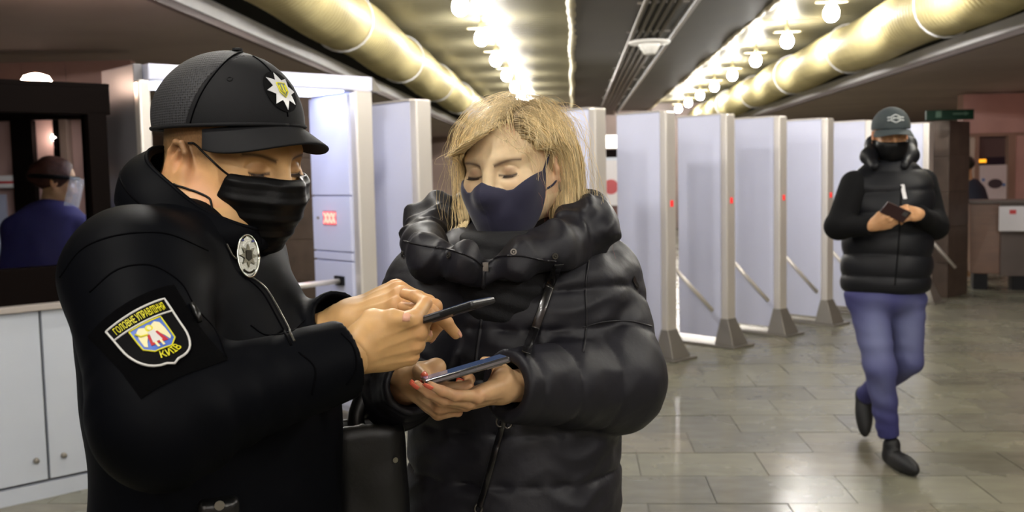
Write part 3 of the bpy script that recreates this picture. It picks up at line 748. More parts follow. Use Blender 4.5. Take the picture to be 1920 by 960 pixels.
def hand_sdf(wrist, xdir, dorsal, flex, thumb, left=False, sc=1.0, spread=(0.06, 0.0, -0.05, -0.12), slim=1.0, stub=0.075, wthumb=None):
    """x to the fingers, z out of the back of the hand. flex: 4 x (mcp, pip, dip) degrees; thumb: 4 local points"""
    R = frame(xdir, dorsal)
    if left: R = np.stack([R[:, 0], -R[:, 1], R[:, 2]], 1)
    base = [V3(0.090, 0.028, 0.002), V3(0.094, 0.009, 0.004), V3(0.089, -0.011, 0.002), V3(0.080, -0.029, -0.002)]
    lens = [(0.043, 0.026, 0.021), (0.047, 0.030, 0.022), (0.043, 0.028, 0.021), (0.034, 0.021, 0.019)]
    rad = [(0.0105, 0.0092, 0.0083, 0.0068), (0.0108, 0.0094, 0.0084, 0.0070), (0.0102, 0.0089, 0.0080, 0.0066), (0.0090, 0.0078, 0.0071, 0.0060)]
    rad = [tuple(x * slim for x in r) for r in rad]
    chains = []; nails = []
    for i in range(4):
        p = base[i]; pts = [p]; ang = 0.0
        for j in range(3):
            ang += math.radians(flex[i][j])
            dirv = V3(math.cos(ang) * math.cos(spread[i]), math.sin(spread[i]) * max(0.2, math.cos(ang)), -math.sin(ang))
            p = p + unit(dirv) * lens[i][j]; pts.append(p)
        chains.append((pts, rad[i]))
        nv = V3(math.sin(ang), 0, math.cos(ang)); nails.append((pts[-1], unit(dirv), nv, rad[i][3]))
    tr = [x * slim for x in (0.0155, 0.0125, 0.0108, 0.0088)]
    tp = [np.asarray(t, float) for t in thumb]
    if wthumb is not None:      # the last thumb joints given as points of the place
        for k_, t_ in enumerate(wthumb): tp[4 - len(wthumb) + k_] = ((t_ - np.asarray(wrist, float)) @ R) / sc
    tdir = unit(tp[3] - tp[2])
    nails.append((tp[3], tdir, None, tr[3]))
    W = np.asarray(wrist, float)
    def loc(p): return ((p - W) @ R) / sc
    def wld(q): return (np.asarray(q, float) * sc) @ R.T + W
    def f(p):
        q = loc(p)
        d = d_ell(q, V3(0.048, -0.001, -0.004), (0.052, 0.040 * slim, 0.0165))
        for i in range(4):
            d = smin(d, d_cap(q, V3(0.014, 0.014 - 0.009 * i, -0.002), base[i] - V3(0.004, 0, 0.002), 0.015, 0.0118 * slim), 0.010)
        d = smin(d, d_cap(q, V3(-stub, 0, -0.003), V3(0.008, 0, -0.003), 0.027 * slim, 0.0255 * slim), 0.018)
        d = smin(d, d_chain(q, tp, tr, 0.006), 0.012)
        d = smin(d, d_cap(q, V3(0.018, 0.012, -0.014), tp[1], 0.015, 0.013), 0.014)
        fg = None
        for pts, r in chains:
            e = d_chain(q, pts, r, 0.0025)
            for j in (0, 1, 2):      # knuckles
                e = smin(e, d_sph(q, pts[j] + V3(0, 0, 0.0012), r[j] * 1.03), 0.003)
            fg = e if fg is None else smin(fg, e, 0.0016)
        d = smin(d, fg, 0.007)
        # tendons over the back and skin folds at the joints
        for i in range(4):
            d = d - 0.0010 * np.exp(-(np.abs(q[:, 1] - (0.009 * (1.4 - i) + q[:, 0] * (base[i][1] - 0.009 * (1.4 - i)) / 0.09)) / 0.0028) ** 2) * (q[:, 2] > 0.004) * np.clip((q[:, 0] - .02) / .04, 0, 1) * (q[:, 0] < 0.092)
        d = d - 0.0006 * wob(q, 130)
        return d * sc
    allp = np.array([c for ch, _ in chains for c in ch] + tp + [V3(-stub - .01, 0, 0), V3(0, 0.03, 0.02), V3(0, -.03, -.02)])
    wp = wld(allp); lo, hi = wp.min(0) - 0.035, wp.max(0) + 0.035
    return f, lo, hi, wld, nails, chains, loc

def hand_col(v, loc, chains, tint):
    q = loc(v); c = np.tile(np.array(SKIN) * tint, (len(v), 1))
    w = np.zeros(len(v))
    for pts, r in chains:
        for j in (0, 1, 2): w = np.maximum(w, np.exp(-(((q - pts[j]) ** 2).sum(1)) / 0.00022))
        w = np.maximum(w, 0.8 * np.exp(-(((q - pts[3]) ** 2).sum(1)) / 0.0002))
    return c * (1 - 0.3 * w[:, None]) + np.array(S((196, 116, 92))) * 0.3 * w[:, None]

def nail_obj(nl, wld, parent, m, ln=0.011, wd=0.0062, over=0.002, up=None):
    p, d, n, r = nl
    if n is None: n = up
    n = unit(n - d * (d @ n)); s = np.cross(n, d)
    v = []; nu, nv = 6, 8
    for i in range(nu + 1):
        for j in range(nv + 1):
            t = i / nu; a = (j / nv - 0.5) * 2
            wdt = wd * (1 - 0.55 * max(0, t - 0.6) ** 1.2 * 2)
            v.append(wld(p + d * (-ln * 0.55 + t * (ln + over) * 0.98 + r * 0.35) + s * (a * wdt) + n * (r * (1.06 - 0.30 * a * a) - 0.0016 * t * t)))
    f = [(i * (nv + 1) + j, i * (nv + 1) + j + 1, (i + 1) * (nv + 1) + j + 1, (i + 1) * (nv + 1) + j) for i in range(nu) for j in range(nv)]
    o = mesh_obj('fingernail', v, f, m, parent)
    so = o.modifiers.new('thick', 'SOLIDIFY'); so.thickness = 0.0008
    return o

class Loft:
    """torso: stacked ellipses; slices (centre xyz, half depth a along F, half width b along R)"""
    def __init__(s, slices, F, mod=None, sq=2.3):
        s.F = unit(V3(F[0], F[1], 0)); s.Rr = V3(s.F[1], -s.F[0], 0)
        sl = sorted(slices, key=lambda t: t[0][2])
        s.z = np.array([t[0][2] for t in sl]); s.c = np.array([t[0] for t in sl]); s.a = np.array([t[1] for t in sl]); s.b = np.array([t[2] for t in sl])
        s.mod = mod; s.sq = sq
        zz = np.linspace(s.z[0], s.z[-1], 160); k = np.exp(-np.linspace(-2, 2, 17) ** 2); k /= k.sum()
        def sm(a):
            y = np.interp(zz, s.z, a); yp = np.pad(y, 8, mode='edge'); return np.convolve(yp, k, 'valid')
        s.zz = zz; s.cx, s.cy, s.aa, s.bb = sm(s.c[:, 0]), sm(s.c[:, 1]), sm(s.a), sm(s.b)
    def co(s, p):
        z = p[:, 2]; qx = p[:, 0] - np.interp(z, s.zz, s.cx); qy = p[:, 1] - np.interp(z, s.zz, s.cy)
        return qx * s.F[0] + qy * s.F[1], qx * s.Rr[0] + qy * s.Rr[1]
    def __call__(s, p):
        x, y = s.co(p); z = p[:, 2]
        a = np.interp(z, s.zz, s.aa); b = np.interp(z, s.zz, s.bb)
        k = ((np.abs(x) / a) ** s.sq + (np.abs(y) / b) ** s.sq) ** (1 / s.sq)
        d = (k - 1) * np.minimum(a, b)
        if s.mod is not None: d = d - s.mod(p, x, y, z)
        return smax(d, np.abs(z - (s.z[0] + s.z[-1]) / 2) - (s.z[-1] - s.z[0]) / 2, 0.03)

def shell_obj(name, f, lo, hi, h, m, parent, col=None, shift=None):
    v, fc = sdf_mesh(f, lo, hi, h)
    if shift is not None: v = v + shift
    return mesh_obj(name, v, fc, m, parent, col=col(v) if col else None)

def surf_point(f, p, d, n=60, far=0.4):
    """march from p along -d ... to the surface of field f; returns point and normal"""
    p = np.asarray(p, float); d = unit(d); t = 0.0
    for _ in range(n):
        e = f((p + d * t)[None])[0]
        if abs(e) < 2e-4 or t > far: break
        t += e * 0.8
    x = p + d * t; h = 1e-3
    g = np.array([f((x + h * ax)[None])[0] - f((x - h * ax)[None])[0] for ax in np.eye(3)])
    return x, unit(g)
# ------------------------------------------------------------------ laying trims on modelled surfaces
def march(f, p, d, n=50, far=3.0, k=0.8):
    p = np.atleast_2d(np.asarray(p, float)); d = np.atleast_2d(np.asarray(d, float)); d = d / np.linalg.norm(d, axis=1)[:, None]
    t = np.zeros(len(p))
    for _ in range(n):
        e = f(p + d * t[:, None]); t = np.clip(t + e * k, -0.5, far)
    return p + d * t[:, None]
def grad(f, x, h=1.5e-3):
    g = np.stack([f(x + h * a) - f(x - h * a) for a in np.eye(3)], 1)
    return g / (np.linalg.norm(g, axis=1)[:, None] + 1e-12)
def see(f, pxs, d0=0.5):
    """points of surface f along the sight lines of photo pixels"""
    pxs = np.atleast_2d(np.asarray(pxs, float))
    tgt = np.array([P(x, y, 1.0) for x, y in pxs])
    dr = tgt - CAMP; dr /= np.linalg.norm(dr, axis=1)[:, None]
    x = march(f, CAMP + dr * d0, dr, n=110, far=25.0)
    return x, grad(f, x)
def smooth_line(pts, n):
    """Catmull-Rom through pts"""
    pts = [np.asarray(p, float) for p in pts]; pts = [2 * pts[0] - pts[1]] + pts + [2 * pts[-1] - pts[-2]]
    out = []; m = len(pts) - 3
    for t in np.linspace(0, m, n):
        i = min(int(t), m - 1); u = t - i; a, b, c, d = pts[i:i + 4]
        out.append(0.5 * ((2 * b) + (-a + c) * u + (2 * a - 5 * b + 4 * c - d) * u * u + (-a + 3 * b - 3 * c + d) * u ** 3))
    return np.array(out)
def seam_on(f, pxs, name, m, parent, r=0.0013, lift=0.0, n=40, sq=1.0):
    px = smooth_line([V3(x, y, 0) for x, y in pxs], n)[:, :2]
    x, g = see(f, px); x = x + g * lift
    return MB().tube(list(x), r, 6).build(name, m, parent, world=True, smooth=True)
class Decal:
    """flat art (u right, v up, metres) laid on a surface"""
    def __init__(s, f, px=None, right_px=None, c=None, n=None, up=None):
        s.f = f
        if px is not None: x, g = see(f, [px]); s.c, s.n = x[0], g[0]
        else: s.c, s.n = np.asarray(c, float), unit(n)
        r = (right_px[0] * _r - right_px[1] * _u) if right_px is not None else np.cross(up, s.n)
        s.r = unit(r - s.n * (r @ s.n)); s.u = np.cross(s.n, s.r)
    def put(s, uv, h=0.0006, flat=False):
        uv = np.asarray(uv, float)
        p = s.c + uv[:, :1] * s.r + uv[:, 1:2] * s.u
        if flat: return p + s.n * h
        x = march(s.f, p + s.n * 0.02, np.tile(-s.n, (len(p), 1)), n=25, far=0.06)
        return x + s.n * h
    def poly(s, outline, name, m, parent, h=0.0008, sub=1, flat=False):
        """filled outline with thickness"""
        bm = bmesh.new(); vs = [bm.verts.new((u, v, 0)) for u, v in outline]
        bm.faces.new(vs); bmesh.ops.triangulate(bm, faces=bm.faces[:])
        for _ in range(sub): bmesh.ops.subdivide_edges(bm, edges=bm.edges[:], cuts=1, use_grid_fill=True)
        uv = np.array([v.co[:2] for v in bm.verts]); bm.verts.index_update()
        fs = [[v.index for v in fc.verts] for fc in bm.faces]; bm.free()
        x = s.put(uv, h, flat)
        o = mesh_obj(name, x, fs, m, parent, smooth=False)
        so = o.modifiers.new('thick', 'SOLIDIFY'); so.thickness = 0.0006; so.offset = 0
        return o
    def line(s, pts, name, m, parent, r=0.001, h=0.0012, closed=False, flat=False, n=None):
        p = [np.array(q, float) for q in pts]
        if closed: p = p + [p[0]]
        out = []
        for a, b in zip(p[:-1], p[1:]):
            k = max(1, int(np.linalg.norm(b - a) / 0.004)); out += [a + (b - a) * i / k for i in range(k)]
        out.append(p[-1]); x = s.put(np.array(out), h, flat)
        return MB().tube(list(x), r, 6, squash=(s.n, 1.0)).build(name, m, parent, world=True, smooth=True)
    def text(s, body, name, m, parent, place, size, xs=1.0, h=0.0012):
        """place(u, v, width) -> decal uv, letters first centred at 0"""
        cu = bpy.data.curves.new('lettering', 'FONT'); cu.body = body; cu.size = size; cu.align_x = 'CENTER'; cu.offset = size * 0.012; cu.resolution_u = 3
        ob = bpy.data.objects.new('lettering', cu); COL.objects.link(ob)
        dg = bpy.context.evaluated_depsgraph_get(); me = bpy.data.meshes.new_from_object(ob.evaluated_get(dg))
        bpy.data.objects.remove(ob, do_unlink=True); bpy.data.curves.remove(cu)
        v = np.array([q.co[:2] for q in me.vertices]); fs = [list(q.vertices) for q in me.polygons]
        bpy.data.meshes.remove(me)
        v[:, 0] -= (v[:, 0].min() + v[:, 0].max()) / 2
        v[:, 0] *= xs if xs > 0 else -xs / (v[:, 0].max() - v[:, 0].min())
        x = s.put(place(v), h)
        o = mesh_obj(name, x, fs, m, parent, smooth=False)
        return o
# ================================================================== the police officer
oF = unit(V3(0.958, -0.287, 0)); oR = V3(oF[1], -oF[0], 0)
m_jack = mat('navy_softshell', (5, 6, 10), 0.58, bump=0.25, bscale=900, var=0.10, vscale=9, spec=0.06, bdist=0.0006)
m_jackd = mat('jacket_seam', (3, 3, 5), 0.8, spec=0.04)
m_capf = mat('black_cap_cloth', (21, 21, 23), 0.75, bump=0.3, bscale=700, spec=0.22, bdist=0.0006)
m_maskb = mat('black_mask_cloth', (9, 9, 10), 0.45, spec=0.2, bump=0.2, bscale=500, bdist=0.0005)
m_silver = mat('silver_badge', (190, 190, 180), 0.25, metal=1.0, bump=0.3, bscale=300, bdist=0.001)
m_zip = mat('zip_teeth', (150, 148, 140), 0.3, metal=0.9)
m_leather = mat('black_leather', (16, 16, 16), 0.3, bump=0.15, bscale=300)
m_trous = mat('navy_trousers', (20, 21, 29), 0.7, bump=0.2, bscale=500)

off_base = V3(P(415, 900, 1.38)[0], P(415, 900, 1.38)[1], 0)
officer = empty('person', tuple(off_base), 0, 'police officer in navy jacket and black cap, looking at a phone', 'person')

oT = Loft([(P(418, 1120, 1.38), .140, .170), (P(418, 1010, 1.38), .152, .178), (P(418, 900, 1.38), .152, .178), (P(408, 760, 1.38), .157, .182),
           (P(388, 640, 1.378), .145, .180), (P(362, 545, 1.375), .122, .175), (P(346, 475, 1.37), .095, .160), (P(356, 428, 1.37), .082, .125), (P(366, 385, 1.37), .060, .075)], oF)
oN = P(352, 470, 1.37)
oSR = P(254, 515, 1.225); oSL = oN + (oN - oSR) * V3(1, 1, 0) + V3(0, 0, (oSR - oN)[2])
oER = P(305, 785, 1.11); oWR = P(650, 672, 1.235)
oEL = P(490, 715, 1.57); oWL = P(642, 604, 1.40)
fdR, fdL = unit(oWR - oER), unit(oWL - oEL)
def o_sleeve(p, s, e, w_, fd, seed):
    k_ = 1.0 if seed < 3 else 0.82
    d, t = d_cap(p, s, e, 0.086 * k_, 0.071 * k_, True)
    d = d - 0.0035 * np.clip(t - 0.55, 0, 1) * np.sin(t * 34 + 4 * wob(p, 14, seed)) - 0.002 * wob(p, 26, seed)
    f, t2 = d_cap(p, e, w_, 0.071, 0.045, True)
    f = f - 0.0045 * np.clip(0.9 - t2, 0, 1) * np.sin(t2 * 26 + 5 * wob(p, 12, seed + 3)) * np.clip(wob(p, 11, seed + 1) + .5, 0, 1) - 0.002 * wob(p, 30, seed + 2)
    f = smin(f, d_cap(p, w_ - fd * 0.045, w_ - fd * 0.004, 0.052, 0.0495), 0.006)          # turned cuff
    d = smin(d, f, 0.035)
    d = smax(d, (p - w_) @ fd, 0.003)
    return smax(d, -d_cap(p, w_ - fd * 0.03, w_ + fd * 0.06, 0.040, 0.046), 0.003)
def f_jacket(p):
    d = oT(p)
    # long drag folds over chest and belly
    x, y = oT.co(p)
    d = d - 0.0030 * np.sin(p[:, 2] * 48 + 22 * x - 9 * y + 3 * wob(p, 9)) * np.clip(wob(p, 7, 2.0) + 0.35, 0, 1) - 0.002 * wob(p, 22)
    d = smin(d, d_cap(p, oN, oSR, 0.058, 0.076), 0.05)
    d = smin(d, d_cap(p, oN, oSL, 0.058, 0.076), 0.05)
    d = smin(d, o_sleeve(p, oSR, oER, oWR, fdR, 0.0), 0.022)
    d = smin(d, o_sleeve(p, oSL, oEL, oWL, fdL, 5.0), 0.022)
    return d
lo = np.minimum.reduce([oSR, oER, oWR, oEL, oWL, P(418, 1120, 1.38)]) - 0.2; hi = np.maximum.reduce([oSR, oSL, oEL, oWR, oWL, oN]) + 0.2
hi[2] = oN[2] + 0.16
jv, jf = sdf_mesh(f_jacket, lo, hi, 0.0045)
jacket = mesh_obj('jacket', jv, jf, m_jack, officer)

# head and neck
ohf = unit(V3(math.cos(0.56), -math.sin(0.56), 0)) * math.cos(0.22) + V3(0, 0, -math.sin(0.22))
OH = Head((0, 0, 0), ohf, (0, 0, 1), 1.02, fat=0.006, ear_x=0.002, ear_z=-0.010)
OH.C = P(486, 316, 1.335) - (OH.wld(V3(0.090, -0.0325, 0.005)) - OH.C)
nape = P(366, 408, 1.37) + V3(0, 0, -0.02)
def f_ohead(p):
    q = OH.loc(p); d = OH.face(q) * OH.sc
    d = smin(d, d_cap(p, OH.wld(V3(-0.035, 0, -0.025)), nape, 0.064, 0.070), 0.03)
    d = smin(d, d_cap(p, OH.wld(V3(0.03, 0, -0.085)), nape + oF * 0.04, 0.035, 0.045), 0.03)    # throat
    return d
hv, hf = sdf_mesh(f_ohead, OH.C - 0.19, OH.C + V3(0.19, 0.19, 0.17), 0.0021)
o_tint = np.array([0.99, 1.02, 0.80])
def o_stub(q):
    n = 0.85 + 0.15 * np.sin(q[:, 0] * 2100 + 3 * np.sin(q[:, 2] * 1700)) * np.sin(q[:, 2] * 2300 + 2 * np.sin(q[:, 1] * 1900))
    line = 0.060 - 0.25 * np.clip(q[:, 2] - .01, -1, .05)
    w = np.clip((line - q[:, 0]) / 0.03, 0, 1) * np.clip((q[:, 2] + 0.005 + 0.10 * (q[:, 0] + 0.02)) / 0.02, 0, 1)
    back = np.clip((-0.035 - q[:, 0]) / 0.02, 0, 1) * np.clip((q[:, 2] + 0.05) / 0.03, 0, 1)
    return 0.78 * np.maximum(w, back) * n
hc = OH.col(hv, brow=S((48, 36, 28)), stub=o_stub, tint=o_tint, lid=0.35)
# hands
thR = [V3(0.022, 0.020, -0.010), V3(0.052, 0.040, -0.016), V3(0.086, 0.043, -0.020), V3(0.112, 0.038, -0.024)]
oRw = P(660, 664, 1.243)
HR = hand_sdf(oRw, P(770, 634, 1.272) - oRw, V3(0.05, -0.86, -0.30), [(50, 48, 24), (54, 52, 26), (58, 55, 26), (60, 55, 26)], thR, sc=0.95, wthumb=[P(698, 602, 1.262), P(736, 596, 1.250), P(762, 598, 1.246)])
thL = [V3(0.022, 0.022, -0.012), V3(0.050, 0.040, -0.026), V3(0.076, 0.036, -0.046), V3(0.098, 0.026, -0.056)]
oLw = P(642, 602, 1.395)
HL = hand_sdf(oLw, P(730, 563, 1.378) - oLw, V3(-0.12, -0.45, 0.9), [(38, 30, 16), (50, 62, 35), (56, 70, 40), (58, 72, 40)], thL, left=True, sc=1.05)
parts = [(hv, hf)]; cols = [hc]
for Hd in (HR, HL):
    v, f_ = sdf_mesh(Hd[0], Hd[1], Hd[2], 0.0017); parts.append((v, f_)); cols.append(hand_col(v, Hd[6], Hd[5], o_tint))
def f_core(p):
    d = oT(p) + 0.02
    for a, b, c in ((oSR, oER, oWR), (oSL, oEL, oWL)):
        d = smin(d, d_cap(p, oN, a, 0.05, 0.055), 0.03); d = smin(d, d_cap(p, a, b, 0.052, 0.044), 0.02); d = smin(d, d_cap(p, b, c, 0.042, 0.029), 0.02)
    d = smin(d, d_cap(p, OH.C + V3(0, 0, -0.03), nape, 0.05, 0.05), 0.02)
    return d
cv_, cf_ = sdf_mesh(f_core, lo, np.maximum(hi, OH.C + 0.1), 0.010); parts.append((cv_, cf_)); cols.append(np.tile(np.array(SKIN) * o_tint, (len(cv_), 1)))
bv, bf = join_vf(parts)
obody = mesh_obj('body', bv, bf, m_skin, officer, col=np.concatenate(cols))
for side in (-1, 1): lashes(OH, officer, side, m_hairdark)
m_nailm = mat('plain_nail', (214, 160, 134), 0.3)
for Hd in (HR, HL):
    for i, nl in enumerate(Hd[4]):
        nail_obj(nl, Hd[3], officer, m_nailm, ln=0.010, wd=0.0056, over=0.0, up=V3(0.1, 0.6, 0.8) if Hd is HR else V3(0.2, 0.7, 0.6))

# collar: tall open ring standing round the neck
def collar_ring(c0, a0, b0, s0, c1, a1, b1, s1, F, Rr, name, m, parent, thick=0.007, gap=0.0, rows=9, n=64, bulge=0.012):
    v = []; 
    for i in range(rows + 1):
        t = i / rows
        for j in range(n + 1):
            ph = gap + (2 * math.pi - 2 * gap) * j / n
            c = c0 * (1 - t) + c1 * t; a = a0 + (a1 - a0) * t + bulge * math.sin(math.pi * t); b = b0 + (b1 - b0) * t + bulge * math.sin(math.pi * t)
            s = s0 + (s1 - s0) * t
            x = a * math.cos(ph); wv = 0.0025 * math.sin(ph * 5 + 6 * t) * t
            v.append(c + F * (x + wv) + Rr * (b * math.sin(ph)) + V3(0, 0, -s * x))
    f = [(i * (n + 1) + j, i * (n + 1) + j + 1, (i + 1) * (n + 1) + j + 1, (i + 1) * (n + 1) + j) for i in range(rows) for j in range(n)]
    o = mesh_obj(name, v, f, m, parent)
    so = o.modifiers.new('thick', 'SOLIDIFY'); so.thickness = thick; so.offset = 0
    bv_ = o.modifiers.new('round', 'BEVEL'); bv_.width = thick * 0.4; bv_.segments = 2; bv_.limit_method = 'ANGLE'
    return np.array(v).reshape(rows + 1, n + 1, 3)
cg = collar_ring(P(350, 420, 1.37), 0.084, 0.092, 0.50, P(394, 352, 1.37), 0.074, 0.078, 0.74, oF, oR, 'collar', m_jack, officer, thick=0.009)
collar = [o for o in officer.children if o.name.startswith('collar')][0]
for row, r in ((4, 0.0016), (9, 0.0035)):
    MB().tube([p + unit(p - cg[row].mean(0)) * 0.004 for p in cg[row]], r, 6).build('collar_seam' if row == 4 else 'collar_edge', m_jackd if row == 4 else m_jack, collar, world=True, smooth=True)

# trousers, belt and boots below the jacket
hipc = oT.c[0] * V3(1, 1, 0) + V3(0, 0, 0.93)
def f_trous(p):
    d = d_ell(p, hipc, (0.15, 0.165, 0.13), frame(oF, V3(0, 0, 1)))
    for s in (-1, 1):
        h0 = hipc + oR * 0.085 * s + V3(0, 0, -0.05); k = hipc + oR * 0.11 * s + oF * 0.02 + V3(0, 0, -0.45); a = hipc + oR * 0.12 * s - oF * 0.01 + V3(0, 0, -0.86)
        e = smin(d_cap(p, h0, k, 0.10, 0.078), d_cap(p, k, a, 0.078, 0.062), 0.02) - 0.003 * wob(p, 25, s)
        d = smin(d, e, 0.03)
    return smax(d, 0.07 - p[:, 2], 0.004)
shell_obj('trousers', f_trous, hipc - V3(.3, .3, .9), hipc + V3(.3, .3, .2), 0.010, m_trous, officer)
def boot(anchor, F, parent, m, name='boot', ln=0.28):
    a = np.asarray(anchor, float) * V3(1, 1, 0); Rm = frame(F, V3(0, 0, 1))
    def f(p):
        q = (p - a) @ Rm
        d = smin(d_cap(q, V3(0, 0, 0.05), V3(0, 0, 0.14), 0.045, 0.05), d_ell(q, V3(ln * .3, 0, 0.035), (ln * .5, 0.048, 0.055)), 0.04)
        return smax(d, -q[:, 2] + 0.001, 0.004)
    return shell_obj(name, f, a + V3(-.3, -.3, -.02), a + V3(.3, .3, .22), 0.006, m, parent)
for s in (-1, 1): boot(hipc + oR * 0.12 * s - oF * 0.01, oF, officer, m_leather)
bel = Loft([(oT.c[0] + V3(0, 0, z), oT.a[0] + 0.012, oT.b[0] + 0.012) for z in (-0.03, 0.03)], oF)

# mask
def f_omask(p):
    q = OH.loc(p); 
    d = smin(OH.face(q), d_ell(q, V3(0.060, 0, -0.045), (0.058, 0.054, 0.052)), 0.025)
    d = smin(d, d_cap(q, V3(0.102, 0, -0.002), V3(0.112, 0, -0.03), 0.009, 0.014), 0.03)
    d = smax(d, q[:, 0] - 0.126, 0.012) - 0.004
    ple = np.abs(((q[:, 2] + 0.012) / 0.024) % 1 - 0.5) * 2
    d = d - 0.0022 * np.clip(ple * 1.5 - 0.5, 0, 1) * np.clip((q[:, 0] - 0.05) / 0.03, 0, 1)
    e = smax(d, -(d + 0.0045), 0.001)
    top = q[:, 2] + 0.004
    e = smax(e, top, 0.002)
    e = smax(e, 0.0735 + 0.36 * (q[:, 2] + 0.004) - q[:, 0], 0.002)
    e = smax(e, -0.118 - q[:, 2] , 0.003)
    return e * OH.sc
omask = shell_obj('face_mask', f_omask, OH.C - 0.17, OH.C + 0.17, 0.0017, m_maskb, officer)
def head_line(hd, field, pts, name, m, parent, r=0.0016, lift=0.001, n=30):
    l = smooth_line([hd.wld(V3(*p)) for p in pts], n)
    for _ in range(3): g = grad(field, l); dd = field(l); l = l - g * (dd - lift)[:, None]
    return MB().tube(list(l), r, 6).build(name, m, parent, world=True, smooth=True)
for s in (-1, 1):
    head_line(OH, f_ohead, [(0.076, s * 0.060, -0.012), (0.050, s * 0.069, 0.002), (0.026, s * 0.075, 0.016), (0.010, s * 0.083, 0.026)], 'ear_loop', m_maskb, omask)
    head_line(OH, f_ohead, [(0.050, s * 0.062, -0.082), (0.03, s * 0.068, -0.068), (0.004, s * 0.077, -0.046)], 'ear_loop', m_maskb, omask)

# cap
def cap_plane(q): return q[:, 2] - (0.037 + 0.22 * (q[:, 0] + 0.02))
def f_capd(p):
    q = OH.loc(p)
    d = d_ell(q, V3(-0.017, 0, 0.050), (0.111, 0.090, 0.095))
    d = smin(d, d_ell(q, V3(0.006, 0, 0.050), (0.088, 0.076, 0.086)), 0.03)
    d = d - 0.0015 * wob(q, 45, 1.0) * np.clip(-q[:, 0] / .04, 0, 1)
    return d * OH.sc
def f_cap(p):
    q = OH.loc(p); d = f_capd(p) / OH.sc
    e = smax(d, -(d + 0.0055), 0.001)
    return smax(e, -cap_plane(q), 0.002) * OH.sc
def f_capfront(p):
    q = OH.loc(p); return smax(f_cap(p), (0.014 - q[:, 0] + 0.12 * (q[:, 2] - 0.1)) * OH.sc, 0.0008)
def f_capback(p):
    q = OH.loc(p); return smax(f_cap(p) + 0.0008, -(0.014 - q[:, 0] + 0.12 * (q[:, 2] - 0.1)) * OH.sc, 0.0008)
m_capm = mat('cap_mesh', (24, 24, 26), 0.7)
nt = m_capm.node_tree; n_ = nt.nodes; l_ = nt.links
vo = n_.new('ShaderNodeTexVoronoi'); vo.inputs['Scale'].default_value = 290; vo.inputs['Randomness'].default_value = 0.12
tc = n_.new('ShaderNodeTexCoord'); l_.new(tc.outputs['Object'], vo.inputs['Vector'])
cr = n_.new('ShaderNodeValToRGB'); cr.color_ramp.elements[0].position = 0.30; cr.color_ramp.elements[0].color = (0.002, 0.002, 0.002, 1)
cr.color_ramp.elements[1].position = 0.42; cr.color_ramp.elements[1].color = S((44, 44, 47)) + (1,)
l_.new(vo.outputs['Distance'], cr.inputs['Fac']); l_.new(cr.outputs['Color'], n_['Principled BSDF'].inputs['Base Color'])
bp = n_.new('ShaderNodeBump'); bp.inputs['Distance'].default_value = 0.0015; bp.inputs['Strength'].default_value = 0.6
l_.new(vo.outputs['Distance'], bp.inputs['Height']); l_.new(bp.outputs['Normal'], n_['Principled BSDF'].inputs['Normal'])
capo = shell_obj('cap', f_capfront, OH.C - V3(.15, .15, .05), OH.C + 0.2, 0.0022, m_capf, officer)
shell_obj('mesh_panel', f_capback, OH.C - V3(.17, .17, .09), OH.C + 0.2, 0.0022, m_capm, capo)
# band edge round the cap
ring = []
for t in np.linspace(0, 2 * math.pi, 72):
    c, s_ = math.cos(t), math.sin(t); x, y = -0.017 + 0.111 * c, 0.09 * s_; ring.append(OH.wld(V3(x, y, 0.0395 + 0.22 * (x + 0.02))))
ring = np.array(ring); g = grad(f_capd, ring); ring = ring - g * (f_capd(ring) - 0.0002)[:, None]
MB().tube(list(ring), 0.0028, 6).build('cap_band', m_capf, capo, world=True, smooth=True)
MB().lathe([(0.002, 0.004), (0.007, 0.003), (0.0075, 0.0)], seg=14).build('top_button', m_capf, capo)
tb = capo.children[-1]
tp = march(f_capd, OH.wld(V3(-0.01, 0, 0.25)), OH.wld(V3(-0.01, 0, 0)) - OH.wld(V3(-0.01, 0, 0.25)))[0]
tb.location = tp - off_base
# peak
def peak(hd, a, b, xc, z0, sl, L, drop, arch, name, m, parent, th=1.12):
    v = []; nu, nv = 10, 32
    for i in range(nu + 1):
        for j in range(nv + 1):
            t = i / nu; an = -th + 2 * th * j / nv
            x = xc + a * math.cos(an); y = b * math.sin(an); z = z0 + sl * (x + 0.02)
            ex = L * max(0.0, math.cos(an * 1.5 / (th * 1.02) * 0.99)) ** 0.55
            x2 = x + ex * t * math.cos(an * 0.35); y2 = y + ex * t * math.sin(an * 0.55)
            z2 = z0 + sl * (x + 0.02) - drop * ex * t - arch * (y2 / b) ** 2 * (0.35 + 0.65 * t)
            v.append(hd.wld(V3(x2 - 0.003, y2, z2)))
    f = [(i * (nv + 1) + j, i * (nv + 1) + j + 1, (i + 1) * (nv + 1) + j + 1, (i + 1) * (nv + 1) + j) for i in range(nu) for j in range(nv)]
    o = mesh_obj(name, v, f, m, parent)
    so = o.modifiers.new('thick', 'SOLIDIFY'); so.thickness = 0.0035; so.offset = 0
    bv_ = o.modifiers.new('round', 'BEVEL'); bv_.width = 0.001; bv_.segments = 2; bv_.limit_method = 'ANGLE'
    return o
pk = peak(OH, 0.110, 0.090, -0.015, 0.040, 0.22, 0.054, 0.30, 0.026, 'peak', m_capf, capo)
for pts in ([(0.016, -0.089, 0.050), (0.020, -0.082, 0.085), (0.020, -0.055, 0.120), (0.010, -0.02, 0.140), (0.0, 0.0, 0.143)], [(0.094, 0.0, 0.075), (0.090, 0.0, 0.10), (0.06, 0.0, 0.13), (0.02, 0.0, 0.142)]):
    head_line(OH, f_capd, pts, 'panel_seam', m_jackd, capo, r=0.0011, lift=0.0003)
